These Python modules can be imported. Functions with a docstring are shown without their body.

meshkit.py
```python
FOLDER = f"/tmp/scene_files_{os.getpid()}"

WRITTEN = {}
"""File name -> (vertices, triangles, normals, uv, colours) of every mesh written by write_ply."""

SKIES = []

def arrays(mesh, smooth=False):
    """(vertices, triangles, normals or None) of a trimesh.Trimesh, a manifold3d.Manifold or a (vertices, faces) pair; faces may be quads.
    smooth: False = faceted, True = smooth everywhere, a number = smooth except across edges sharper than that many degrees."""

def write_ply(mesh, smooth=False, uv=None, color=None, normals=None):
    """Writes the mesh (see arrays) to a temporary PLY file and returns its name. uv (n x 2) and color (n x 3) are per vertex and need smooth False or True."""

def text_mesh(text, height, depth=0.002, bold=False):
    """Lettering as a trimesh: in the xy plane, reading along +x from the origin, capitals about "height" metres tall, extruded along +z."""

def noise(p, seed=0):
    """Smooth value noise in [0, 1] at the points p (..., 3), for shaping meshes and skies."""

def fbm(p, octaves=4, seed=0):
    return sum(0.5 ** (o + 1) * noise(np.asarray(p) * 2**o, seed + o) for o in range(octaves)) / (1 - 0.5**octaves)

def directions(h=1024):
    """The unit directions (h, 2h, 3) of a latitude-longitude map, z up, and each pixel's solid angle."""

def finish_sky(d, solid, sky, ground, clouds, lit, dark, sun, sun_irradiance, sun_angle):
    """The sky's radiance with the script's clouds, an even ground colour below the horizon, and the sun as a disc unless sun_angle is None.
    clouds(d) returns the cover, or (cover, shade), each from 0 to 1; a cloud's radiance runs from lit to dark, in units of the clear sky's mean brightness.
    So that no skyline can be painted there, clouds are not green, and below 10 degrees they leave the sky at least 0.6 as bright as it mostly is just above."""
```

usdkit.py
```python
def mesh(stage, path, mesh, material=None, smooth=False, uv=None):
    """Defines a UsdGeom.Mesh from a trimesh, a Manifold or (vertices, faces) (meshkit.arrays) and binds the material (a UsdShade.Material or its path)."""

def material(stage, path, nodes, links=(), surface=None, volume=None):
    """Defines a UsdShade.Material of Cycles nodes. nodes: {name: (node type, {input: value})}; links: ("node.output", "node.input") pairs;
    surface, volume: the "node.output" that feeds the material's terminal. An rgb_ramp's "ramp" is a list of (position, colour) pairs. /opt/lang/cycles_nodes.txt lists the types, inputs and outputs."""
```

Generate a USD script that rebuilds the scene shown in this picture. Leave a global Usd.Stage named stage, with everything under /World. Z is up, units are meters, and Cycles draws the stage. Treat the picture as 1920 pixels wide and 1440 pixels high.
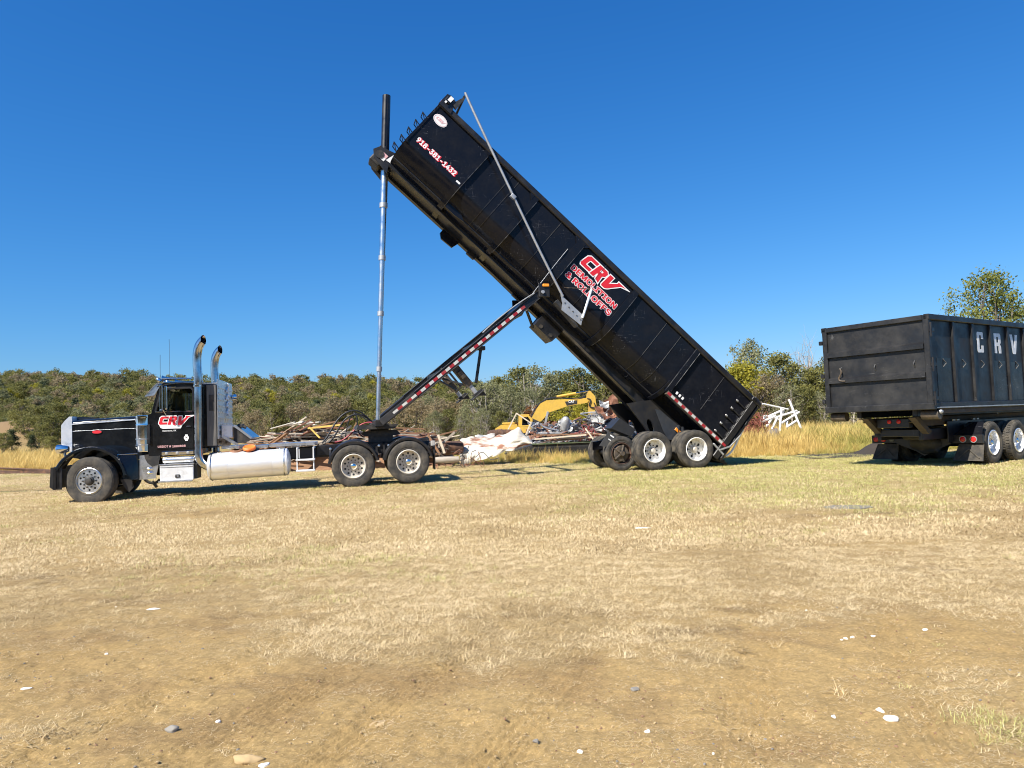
import math, numpy as np, trimesh, usdkit, meshkit
from pxr import Usd, UsdGeom, UsdLux, UsdShade, Gf, Sdf, Vt
from shapely import affinity, union_all
from shapely.geometry import Polygon, Point, box as sbox

stage = Usd.Stage.CreateInMemory()
UsdGeom.SetStageUpAxis(stage, UsdGeom.Tokens.z)
UsdGeom.SetStageMetersPerUnit(stage, 1.0)
UsdGeom.Xform.Define(stage, '/World')

# ---------------------------------------------------------------- camera, sky, sun, exposure
EXPOSURE = 1.07
SKY = 0.085
SUN_AZ, SUN_EL, SUN_I = math.radians(226), math.radians(46), 1.12
cam = UsdGeom.Camera.Define(stage, '/World/Camera')
cam.CreateHorizontalApertureAttr(36.0)
cam.CreateVerticalApertureAttr(27.0)
cam.CreateFocalLengthAttr(36.0 * 1387 / 1920)
cam.CreateFStopAttr(0.0)
cam.CreateClippingRangeAttr(Gf.Vec2f(0.05, 5000))
cam.CreateExposureAttr(EXPOSURE)
_p, _r = math.radians(3.1), math.radians(2.1)
_F = np.array([0, math.cos(_p), math.sin(_p)])
_U0 = np.array([0, -math.sin(_p), math.cos(_p)])
_R0 = np.array([1.0, 0, 0])
_R = math.cos(_r) * _R0 - math.sin(_r) * _U0
_U = math.sin(_r) * _R0 + math.cos(_r) * _U0
UsdGeom.Xformable(cam).AddTransformOp().Set(Gf.Matrix4d(*_R, 0, *_U, 0, *(-_F), 0, 0, 0, 1.45, 1))

SUN = np.array([math.cos(SUN_AZ) * math.cos(SUN_EL), math.sin(SUN_AZ) * math.cos(SUN_EL), math.sin(SUN_EL)])
_k = SKY * 2 ** EXPOSURE
_n = {'sky': ('sky_texture', {'sky_type': 'single_scattering', 'sun_disc': False, 'sun_elevation': SUN_EL, 'sun_rotation': math.atan2(SUN[0], SUN[1]), 'altitude': 300.0, 'air_density': 1.15, 'aerosol_density': 0.55, 'ozone_density': 2.6}),
      'sep': ('separate_color', {}), 'com': ('combine_color', {}), 'bg': ('background_shader', {'strength': SKY})}
_l = [('sky.color', 'sep.color'), ('com.color', 'bg.color')]
for _c, _a, _g in (('r', .34, 1.62), ('g', .52, 1.04), ('b', .83, .82)):   # the deep clear blue of the day
    _n['s' + _c] = ('math', {'math_type': 'multiply', 'value2': _k}); _n['p' + _c] = ('math', {'math_type': 'power', 'value2': _g}); _n['m' + _c] = ('math', {'math_type': 'multiply', 'value2': _a / _k})
    _l += [('sep.' + _c, f's{_c}.value1'), (f's{_c}.value', f'p{_c}.value1'), (f'p{_c}.value', f'm{_c}.value1'), (f'm{_c}.value', 'com.' + _c)]
sky_mat = usdkit.material(stage, '/World/Looks/sky', _n, _l, surface='bg.background')
dome = UsdLux.DomeLight.Define(stage, '/World/sky')
UsdShade.MaterialBindingAPI.Apply(dome.GetPrim()).Bind(sky_mat)
dome.GetPrim().SetCustomDataByKey('kind', 'structure')
sun = UsdLux.DistantLight.Define(stage, '/World/Sun')
sun.CreateIntensityAttr(SUN_I)
sun.CreateAngleAttr(0.53)
sun.CreateNormalizeAttr(True)
sun.CreateColorAttr(Gf.Vec3f(1.0, 0.94, 0.84))
_zx = np.cross([0, 0, 1.0], SUN); _zx /= np.linalg.norm(_zx); _zy = np.cross(SUN, _zx)
UsdGeom.Xformable(sun).AddTransformOp().Set(Gf.Matrix4d(*_zx, 0, *_zy, 0, *SUN, 0, 0, 0, 0, 1))

# ---------------------------------------------------------------- helpers
_names = {}
def numbered(parent, name):
    k = (parent, name)
    n = _names.get(k, 0); _names[k] = n + 1
    return f'{parent}/{name}' if n == 0 else f'{parent}/{name}_{n:03d}'

def tag(prim, label=None, cat=None, group=None, kind=None):
    for k, v in (('label', label), ('category', cat), ('group', group), ('kind', kind)):
        if v: prim.SetCustomDataByKey(k, v)
    return prim

def node(parent, name):
    return UsdGeom.Xform.Define(stage, numbered(parent, name)).GetPath().pathString

def thing(name, label, cat, loc=(0, 0, 0), rotz=0.0, group=None):
    x = UsdGeom.Xform.Define(stage, numbered('/World', name))
    x.AddTranslateOp().Set(Gf.Vec3d(*map(float, loc))); x.AddRotateZOp().Set(float(rotz))
    tag(x.GetPrim(), label, cat, group)
    return x.GetPath().pathString

def copy_of(src, name, label, cat, loc, rotz=0.0, group=None, scale=None, tilt=None):
    x = UsdGeom.Xform.Define(stage, numbered('/World', name))
    x.AddTranslateOp().Set(Gf.Vec3d(*map(float, loc))); x.AddRotateZOp().Set(float(rotz))
    if tilt is not None: x.AddRotateXYZOp().Set(Gf.Vec3f(*map(float, tilt)))
    if scale is not None: x.AddScaleOp().Set(Gf.Vec3f(*map(float, scale)))
    p = x.GetPrim(); p.GetReferences().AddInternalReference(src); p.SetInstanceable(True)
    tag(p, label, cat, group)
    return x.GetPath().pathString

def part(parent, name, mb, mat, smooth=35, label=None, kind=None):
    m = mb.mesh() if isinstance(mb, MB) else mb
    path = numbered(parent, name)
    p = usdkit.mesh(stage, path, m, mat, smooth=smooth)
    tag(p.GetPrim(), label, kind=kind)
    return path

def solo(name, mb, mat, label, cat, group=None, kind=None, smooth=35):
    path = numbered('/World', name)
    p = usdkit.mesh(stage, path, mb.mesh() if isinstance(mb, MB) else mb, mat, smooth=smooth)
    tag(p.GetPrim(), label, cat, group, kind)
    return path

_BOXF = None
class MB:
    """collects pieces of one mesh"""
    def __init__(s): s.V, s.F, s.n, s.m = [], [], 0, None
    def add(s, v, f):
        v = np.asarray(v, float); f = np.asarray(f, int)
        if f.shape[1] == 4: f = np.vstack([f[:, [0, 1, 2]], f[:, [0, 2, 3]]])
        s.V.append(v); s.F.append(f + s.n); s.n += len(v); return s
    def tm(s, t): return s.add(t.vertices, t.faces)
    def box(s, x0, x1, y0, y1, z0, z1, c=0.008, M=None):
        lo = np.array([min(x0, x1), min(y0, y1), min(z0, z1)]); hi = np.array([max(x0, x1), max(y0, y1), max(z0, z1)])
        c = min(c, (hi - lo).min() * 0.4)
        P = []
        for sx in (0, 1):
            for sy in (0, 1):
                for sz in (0, 1):
                    q = np.where([sx, sy, sz], hi, lo); d = np.where([sx, sy, sz], -1, 1) * c
                    for k in range(3):
                        w = q + d; w[k] = q[k]; P.append(w)
        P = np.array(P)
        global _BOXF
        if _BOXF is None:
            h = []
            for sx in (0, 1):
                for sy in (0, 1):
                    for sz in (0, 1):
                        for k in range(3):
                            w = np.array([sx, sy, sz], float); w = w + np.where(w > 0, -.2, .2); w[k] = [sx, sy, sz][k]; h.append(w)
            hull = trimesh.Trimesh(h, trimesh.convex.convex_hull(np.array(h)).faces, process=False) if False else trimesh.convex.convex_hull(np.array(h))
            idx = [int(np.argmin(np.linalg.norm(np.array(h) - q, axis=1))) for q in hull.vertices]
            _BOXF = np.array(idx)[hull.faces]
        if M is not None: P = P @ np.asarray(M)[:3, :3].T + np.asarray(M)[:3, 3]
        return s.add(P, _BOXF)
    def bar(s, p0, p1, w, h, c=0.004, up=(0, 0, 1)):
        """box beam from p0 to p1, w across, h along up"""
        p0, p1 = np.asarray(p0, float), np.asarray(p1, float); d = p1 - p0; L = np.linalg.norm(d); d /= L
        side = np.cross(np.asarray(up, float), d)
        if np.linalg.norm(side) < 1e-5: side = np.cross([1., 0, 0], d)
        side /= np.linalg.norm(side); u = np.cross(d, side)
        M = np.eye(4); M[:3, 0], M[:3, 1], M[:3, 2], M[:3, 3] = d, side, u, p0
        return s.box(0, L, -w / 2, w / 2, -h / 2, h / 2, c, M)
    def tube(s, path, r, n=10, cap=True):
        p = np.asarray(path, float); r = np.broadcast_to(np.asarray(r, float), (len(p),))
        t = np.gradient(p, axis=0); t /= np.linalg.norm(t, axis=1, keepdims=True) + 1e-12
        a = np.zeros_like(p); ref = np.array([0, 0, 1.0]) if abs(t[0, 2]) < .9 else np.array([1.0, 0, 0])
        for i in range(len(p)):
            q = ref - t[i] * (ref @ t[i]); q /= np.linalg.norm(q) + 1e-12; a[i] = q; ref = q
        b = np.cross(t, a); ang = np.arange(n) * 2 * np.pi / n
        v = p[:, None] + r[:, None, None] * (np.cos(ang)[None, :, None] * a[:, None] + np.sin(ang)[None, :, None] * b[:, None])
        i, j = np.meshgrid(np.arange(len(p) - 1), np.arange(n), indexing='ij')
        q = np.stack([i * n + j, i * n + (j + 1) % n, (i + 1) * n + (j + 1) % n, (i + 1) * n + j], -1).reshape(-1, 4)
        s.add(v.reshape(-1, 3), q)
        if cap:
            for k, e in ((0, -1), (len(p) - 1, 1)):
                ring = v[k]; c = np.vstack([ring, p[k]])
                f = [[j, n, (j + 1) % n] if e < 0 else [(j + 1) % n, n, j] for j in range(n)]
                f = [[x[0], x[2], x[1]] for x in f]
                s.add(c, f)
        return s
    def cyl(s, p0, p1, r, r1=None, n=16, cap=True): return s.tube([p0, p1], [r, r if r1 is None else r1], n, cap)
    def lathe(s, prof, o=(0, 0, 0), axis=(0, 1, 0), n=40, rot0=0.0):
        """profile of (radius, height along axis)"""
        ax = np.asarray(axis, float); ax /= np.linalg.norm(ax); ref = np.array([0, 0, 1.0]) if abs(ax[2]) < .9 else np.array([1.0, 0, 0])
        a = np.cross(ref, ax); a /= np.linalg.norm(a); b = np.cross(ax, a); pr = np.asarray(prof, float)
        ang = rot0 + np.arange(n) * 2 * np.pi / n
        d = np.cos(ang)[:, None] * a + np.sin(ang)[:, None] * b
        v = np.asarray(o, float) + pr[:, None, 0, None] * d[None] + pr[:, None, 1, None] * ax
        i, j = np.meshgrid(np.arange(len(pr) - 1), np.arange(n), indexing='ij')
        q = np.stack([i * n + j, (i + 1) * n + j, (i + 1) * n + (j + 1) % n, i * n + (j + 1) % n], -1).reshape(-1, 4)
        return s.add(v.reshape(-1, 3), q[:, ::-1])
    def prism(s, poly, d0, d1, ax='y', M=None):
        """poly drawn in (x,z) for ax=y, (y,z) for ax=x, (x,y) for ax=z; extruded from d0 to d1"""
        g = poly if hasattr(poly, 'geom_type') else Polygon(poly)
        g = g.buffer(0)
        for q in getattr(g, 'geoms', [g]):
            if q.is_empty or q.area < 1e-8: continue
            t = trimesh.creation.extrude_polygon(q, abs(d1 - d0), engine='earcut')
            v = np.array(t.vertices); e = min(d0, d1) + v[:, 2]; f = np.array(t.faces)
            if ax == 'y': w = np.stack([v[:, 0], e, v[:, 1]], 1); f = f[:, ::-1]
            elif ax == 'x': w = np.stack([e, v[:, 0], v[:, 1]], 1)
            else: w = np.stack([v[:, 0], v[:, 1], e], 1)
            if M is not None: w = w @ np.asarray(M)[:3, :3].T + np.asarray(M)[:3, 3]
            s.add(w, f)
        return s
    def loft(s, rings, close=True, cap=True):
        """rings: list of (n,3) loops joined in order"""
        R = np.array(rings, float); k, n = R.shape[:2]
        i, j = np.meshgrid(np.arange(k - 1), np.arange(n if close else n - 1), indexing='ij')
        q = np.stack([i * n + j, i * n + (j + 1) % n, (i + 1) * n + (j + 1) % n, (i + 1) * n + j], -1).reshape(-1, 4)
        s.add(R.reshape(-1, 3), q)
        if cap and close:
            for e, ring in ((0, R[0]), (1, R[-1])):
                c = np.vstack([ring, ring.mean(0)])
                s.add(c, [[(j + 1) % n, j, n] if e == 0 else [j, (j + 1) % n, n] for j in range(n)])
        return s
    def sheet(s, grid, th=0.0):
        """grid (a,b,3) of points as a surface, doubled with thickness th along +normal when th"""
        G = np.asarray(grid, float); a, b = G.shape[:2]
        i, j = np.meshgrid(np.arange(a - 1), np.arange(b - 1), indexing='ij')
        q = np.stack([i * b + j, (i + 1) * b + j, (i + 1) * b + j + 1, i * b + j + 1], -1).reshape(-1, 4)
        if not th: return s.add(G.reshape(-1, 3), q)
        du = np.gradient(G, axis=0); dv = np.gradient(G, axis=1); nn = np.cross(du, dv); nn /= np.linalg.norm(nn, axis=2, keepdims=True) + 1e-12
        H = G + nn * th; N = a * b
        edge = [x for x in range(b)] + [i * b + b - 1 for i in range(1, a)] + [(a - 1) * b + x for x in range(b - 2, -1, -1)] + [i * b for i in range(a - 2, 0, -1)]
        e2 = [[edge[k], edge[(k + 1) % len(edge)], N + edge[(k + 1) % len(edge)], N + edge[k]] for k in range(len(edge))]
        return s.add(np.vstack([G.reshape(-1, 3), H.reshape(-1, 3)]), np.vstack([q[:, ::-1], q + N, np.array(e2)]))
    def xf(s, fn):
        s.V = [fn(v) for v in s.V]; return s
    def move(s, M):
        M = np.asarray(M, float); s.V = [v @ M[:3, :3].T + M[:3, 3] for v in s.V]; return s
    def mesh(s): return np.vstack(s.V), np.vstack(s.F)

def rotm(axis, deg, at=(0, 0, 0)): return trimesh.transformations.rotation_matrix(math.radians(deg), axis, at)
def trans(x, y, z): return trimesh.transformations.translation_matrix([x, y, z])
def rings(c, r0, r1, a0, a1, n=28):
    """flat arc band polygon around c in its plane"""
    t = np.radians(np.linspace(a0, a1, n)); o = np.stack([c[0] + r1 * np.cos(t), c[1] + r1 * np.sin(t)], 1); i = np.stack([c[0] + r0 * np.cos(t), c[1] + r0 * np.sin(t)], 1)
    return Polygon(np.vstack([o, i[::-1]]))
def curve(pts, n=40):
    """smooth path through points"""
    from scipy.interpolate import CubicSpline
    p = np.asarray(pts, float); d = np.concatenate([[0], np.cumsum(np.linalg.norm(np.diff(p, axis=0), axis=1))])
    return CubicSpline(d, p)(np.linspace(0, d[-1], n))
def text2d(t, h, bold=False):
    m = meshkit.text_mesh(t, h, 0.01, bold); tri = m.vertices[m.faces]
    keep = (np.abs(tri[:, :, 2].min(1) - 0.01) < 1e-5)
    g = union_all([Polygon(x[:, :2]).buffer(h * .002) for x in tri[keep]])
    return affinity.translate(g, -g.bounds[0], 0)
def fit_text(t, h, width, bold=False):
    g = text2d(t, h, bold); w = g.bounds[2] - g.bounds[0]; hh = g.bounds[3] - g.bounds[1]
    return affinity.scale(affinity.translate(g, -g.bounds[0], -g.bounds[1]), width / w, h / hh, origin=(0, 0))

# ---------------------------------------------------------------- materials
LK = '/World/Looks/'
def plain(name, col, rough=0.5, metal=0.0, spec=0.5, coat=0.0, dirt=None, dirt_amt=0.35, dirt_scale=3.0, vary=0.18, scale=8.0, bump=0.0, bump_scale=30.0, rough_var=0.12, stretch=(1, 1, 1), lo=0.5, hi=0.7, emis=None):
    """a painted / metal / rubber surface: colour and gloss vary, dust or rust in patches, fine relief"""
    n = {'tc': ('texture_coordinate', {}), 'mp': ('mapping', {'scale': stretch}),
         'n1': ('noise_texture', {'scale': float(scale), 'detail': 5.0, 'roughness': 0.6}),
         'n2': ('noise_texture', {'scale': float(dirt_scale), 'detail': 7.0, 'roughness': 0.65}),
         'r1': ('rgb_ramp', {'ramp': [(0.3, tuple(c * (1 - vary) for c in col)), (0.7, tuple(min(1, c * (1 + vary)) for c in col))]}),
         'r2': ('map_range', {'from_min': float(lo), 'from_max': float(hi), 'to_min': 0.0, 'to_max': float(dirt_amt if dirt else 0), 'clamp': True}),
         'mx': ('mix_color', {'b': tuple(dirt or col)}),
         'rr': ('map_range', {'from_min': 0.3, 'from_max': 0.7, 'to_min': max(0.02, rough - rough_var), 'to_max': min(1.0, rough + rough_var), 'clamp': True}),
         'p': ('principled_bsdf', {'metallic': float(metal), 'specular_ior_level': float(spec), 'coat_weight': float(coat), 'coat_roughness': 0.08})}
    l = [('tc.object', 'mp.vector'), ('mp.vector', 'n1.vector'), ('mp.vector', 'n2.vector'), ('n1.fac', 'r1.fac'), ('n2.fac', 'r2.value'), ('r2.result', 'mx.fac'),
         ('r1.color', 'mx.a'), ('mx.result', 'p.base_color'), ('n2.fac', 'rr.value'), ('rr.result', 'p.roughness')]
    if emis: n['p'][1].update(emission_color=emis[0], emission_strength=float(emis[1]))
    if bump:
        n['n3'] = ('noise_texture', {'scale': float(bump_scale), 'detail': 4.0}); n['b'] = ('bump', {'strength': float(bump), 'distance': 0.01})
        l += [('tc.object', 'n3.vector'), ('n3.fac', 'b.height'), ('b.normal', 'p.normal')]
    return usdkit.material(stage, LK + name, n, l, surface='p.BSDF')

def scratched(name, col, rough=0.3, scr=(0.16, 0.16, 0.17), dust=(0.12, 0.10, 0.08), amt=0.5, dents=0.25, coat=0.4, spec=0.5):
    """dark paint with thin scratches, chips and a dusty film"""
    n = {'tc': ('texture_coordinate', {}), 'm1': ('mapping', {'scale': (0.6, 1, 9.0), 'rotation': (0, 0.5, 0)}), 'm2': ('mapping', {'scale': (7.0, 1, 0.5), 'rotation': (0, -0.35, 0)}),
         's1': ('noise_texture', {'scale': 5.0, 'detail': 8.0, 'roughness': 0.75, 'distortion': 0.6}), 's2': ('noise_texture', {'scale': 4.0, 'detail': 8.0, 'roughness': 0.75, 'distortion': 0.8}),
         'mask': ('noise_texture', {'scale': 1.3, 'detail': 4.0}), 'd': ('noise_texture', {'scale': 2.2, 'detail': 7.0, 'roughness': 0.65}), 'v': ('voronoi_texture', {'scale': 9.0, 'randomness': 1.0}),
         'a1': ('map_range', {'from_min': 0.61, 'from_max': 0.66, 'clamp': True}), 'a2': ('map_range', {'from_min': 0.62, 'from_max': 0.67, 'clamp': True}),
         'mm': ('map_range', {'from_min': 0.5, 'from_max': 0.62, 'clamp': True}), 'c': ('map_range', {'from_min': 0.085, 'from_max': 0.04, 'clamp': True}),
         'mxs': ('math', {'math_type': 'maximum'}), 'mul': ('math', {'math_type': 'multiply'}), 'mul2': ('math', {'math_type': 'multiply', 'value2': float(amt)}), 'mxc': ('math', {'math_type': 'maximum'}),
         'dm': ('map_range', {'from_min': 0.42, 'from_max': 0.75, 'to_min': 0.0, 'to_max': 0.35, 'clamp': True}),
         'x1': ('mix_color', {'a': tuple(col), 'b': tuple(dust)}), 'x2': ('mix_color', {'b': tuple(scr)}),
         'rr': ('map_range', {'from_min': 0.35, 'from_max': 0.7, 'to_min': rough - 0.1, 'to_max': rough + 0.18, 'clamp': True}),
         'bn': ('noise_texture', {'scale': 1.6, 'detail': 2.0}), 'b': ('bump', {'strength': float(dents), 'distance': 0.05}),
         'p': ('principled_bsdf', {'coat_weight': float(coat), 'coat_roughness': 0.1, 'specular_ior_level': float(spec)})}
    l = [('tc.object', 'm1.vector'), ('tc.object', 'm2.vector'), ('m1.vector', 's1.vector'), ('m2.vector', 's2.vector'), ('tc.object', 'mask.vector'), ('tc.object', 'd.vector'), ('tc.object', 'v.vector'),
         ('s1.fac', 'a1.value'), ('s2.fac', 'a2.value'), ('mask.fac', 'mm.value'), ('v.distance', 'c.value'), ('a1.result', 'mxs.value1'), ('a2.result', 'mxs.value2'),
         ('mxs.value', 'mxc.value1'), ('c.result', 'mxc.value2'), ('mxc.value', 'mul.value1'), ('mm.result', 'mul.value2'), ('mul.value', 'mul2.value1'),
         ('d.fac', 'dm.value'), ('dm.result', 'x1.fac'), ('x1.result', 'x2.a'), ('mul2.value', 'x2.fac'), ('x2.result', 'p.base_color'), ('d.fac', 'rr.value'), ('rr.result', 'p.roughness'),
         ('tc.object', 'bn.vector'), ('bn.fac', 'b.height'), ('b.normal', 'p.normal')]
    return usdkit.material(stage, LK + name, n, l, surface='p.BSDF')

def leafy(name, c1, c2, trans_w=0.35, scale=0.35, rnd=0.5, spec=0.25):
    """leaves: two tones in clumps, each copy a little different, light shining through"""
    mid = tuple((a + b) / 2 for a, b in zip(c1, c2))
    n = {'g': ('geometry', {}), 'o': ('object_info', {}), 'n': ('noise_texture', {'scale': float(scale), 'detail': 3.0}), 'n2': ('noise_texture', {'scale': float(scale * 9), 'detail': 2.0}),
         'ad': ('math', {'math_type': 'multiply_add', 'value2': 0.45, 'value3': 0.0}), 'ad2': ('math', {'math_type': 'multiply_add', 'value2': float(rnd)}), 'ad3': ('math', {'math_type': 'multiply_add', 'value2': 0.55}),
         'r': ('rgb_ramp', {'ramp': [(0.3, c1), (0.62, mid), (0.95, c2)]}),
         'p': ('principled_bsdf', {'roughness': 0.55, 'specular_ior_level': float(spec)}), 't': ('translucent_bsdf', {}), 'm': ('mix_closure', {'fac': float(trans_w)})}
    l = [('g.position', 'n.vector'), ('g.position', 'n2.vector'), ('n.fac', 'ad.value1'), ('o.random', 'ad2.value1'), ('ad.value', 'ad2.value3'), ('n2.fac', 'ad3.value1'), ('ad2.value', 'ad3.value3'),
         ('ad3.value', 'r.fac'), ('r.color', 'p.base_color'), ('r.color', 't.color'), ('p.BSDF', 'm.closure1'), ('t.BSDF', 'm.closure2')]
    return usdkit.material(stage, LK + name, n, l, surface='m.closure')
# ---------------------------------------------------------------- ground
def sm(t): t = np.clip(t, 0, 1); return t * t * (3 - 2 * t)
_CU = np.array([-1.5, -.75, -.69, -.5, -.34, -.187, -.06, .1, .3, .8, 1.5]); _CH = np.array([22, 24, 24, 21, 18, 15.5, 12, 7, 5, 5, 5.])
def big_z(x, y):
    """the lie of the land: a nearly level field, a wooded ridge behind"""
    x = np.asarray(x, float); y = np.asarray(y, float)
    z = .078 * sm((y - 11.5) / 6) - .03 * sm((-x - 6) / 3) * sm((y - 8) / 6) * (1 - sm((y - 16.2) / 3))
    u = x / np.maximum(y, 1)
    z = z + np.interp(u, _CU, _CH) * sm((y - 135) / 190)
    return z + 5.2 * np.exp(-((x + 88) / 17) ** 2 - ((y - 132) / 15) ** 2)
_PATCH = [(-5.16, 7.94, .77, .87, -.6), (-3.46, 6.62, .81, .56, -.35), (-2.22, 5.83, .44, .36, -.75), (-2.94, 4.84, .8, .41, -.5), (-1.94, 4.03, .74, .43, -.6), (-.97, 4.17, .89, .55, -.9),
          (-.22, 3.87, .94, .66, -1), (.38, 4.47, .47, .43, -.8), (1.55, 5.54, .86, .6, -.55), (2.27, 4.77, .63, .44, -.85), (1.36, 3.72, .75, .54, -.9), (.27, 3.39, 1.15, .33, -1), (-1.25, 4.65, .67, .27, -.45),
          (-2.29, 3.75, .42, .24, .95), (-.86, 5.1, 1.02, .64, .45), (2.1, 3.37, .25, .33, .85), (2.36, 4.03, .4, .28, .7), (1.86, 5.2, .42, .26, .55), (1.11, 4.48, .55, .17, .5),
          (-6.32, 13.83, 1.28, .94, -.5), (5.07, 10.42, 1.62, .53, -.4), (3.78, 6.83, .4, .27, -.3), (.94, 5.06, .31, .17, .3)]
def P3(x, y, s): return np.stack([np.asarray(x) * s, np.asarray(y) * s, np.zeros_like(np.asarray(x, float))], -1)
def dens(x, y):
    """how thickly the dry grass stands, 0 bare soil to 1"""
    d = .14 + .86 * sm((y - 3.6 - .75 * sm((-x - 1.2) / 1.2) * sm((8 - y) / 3) - .9 * sm((x - .9) / 1.0)) / (1.7 + .8 * sm(np.abs(x) / 2)))
    for px, py, rx, ry, v in _PATCH: d = d + (.75 * v if v < 0 else v) * np.exp(-(((x - px) / rx) ** 2 + ((y - py) / ry) ** 2))
    d = d + .55 * np.exp(-((x - .1) / 2.4) ** 2 - ((y - 6.6) / 1.5) ** 2) + .35 * np.exp(-((x + .55) / .9) ** 2 - ((y - 5.0) / .5) ** 2)
    n = meshkit.fbm(P3(x, y, 1.1), 4, 5) - .5; n2 = meshkit.fbm(P3(x, y, 4.5), 3, 9) - .5
    return np.clip(d + 1.35 * n * (1 - .35 * sm((y - 7) / 7)) + 1.1 * n2, 0, 1)
def greenness(x, y):
    g = .62 * sm((y - 9.5) / 3) * sm((x + .5) / 3.5) + .26 * sm((y - 12) / 4) + .55 * np.exp(-(((x - 2.15) / .35) ** 2 + ((y - 3.4) / .4) ** 2)) - .10
    return np.clip(g + (.62 + .3 * sm((x - 1) / 3)) * (meshkit.fbm(P3(x, y, .55), 3, 21) - .5), 0, 1)
_TR = np.array([.47, 1.27]); _TR = _TR / np.linalg.norm(_TR)
def fine_z(x, y):
    near = 1 - sm((y - 9) / 8)
    z = .022 * (meshkit.fbm(P3(x, y, 1.7), 3, 2) - .5) + (.030 * (meshkit.fbm(P3(x, y, 7.), 3, 3) - .5) + .017 * (meshkit.fbm(P3(x, y, 26.), 2, 4) - .5)) * near
    # faint tyre tracks in the soil
    a = x * _TR[1] - y * _TR[0]; b = x * _TR[0] + y * _TR[1]
    for off, wd in ((-1.26, .16), (-2.62, .17), (-2.02, .12), (-.25, .15), (.55, .14), (-3.4, .16)):
        w = np.exp(-((a - off) / wd) ** 4) * (1 - sm((y - 5.2) / 1.2))
        z = z - .010 * w + .010 * w * np.sin((a - off) * 2 * np.pi / .045 + 2 * np.sin(b * 1.7)) * (.5 + meshkit.noise(P3(a * 3, b * 2, 1.0), 8))
    return z * near + .012 * (meshkit.fbm(P3(x, y, 1.0), 2, 6) - .5) * (1 - near)
def gz(x, y): return big_z(x, y) + fine_z(np.asarray(x, float), np.asarray(y, float))

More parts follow.
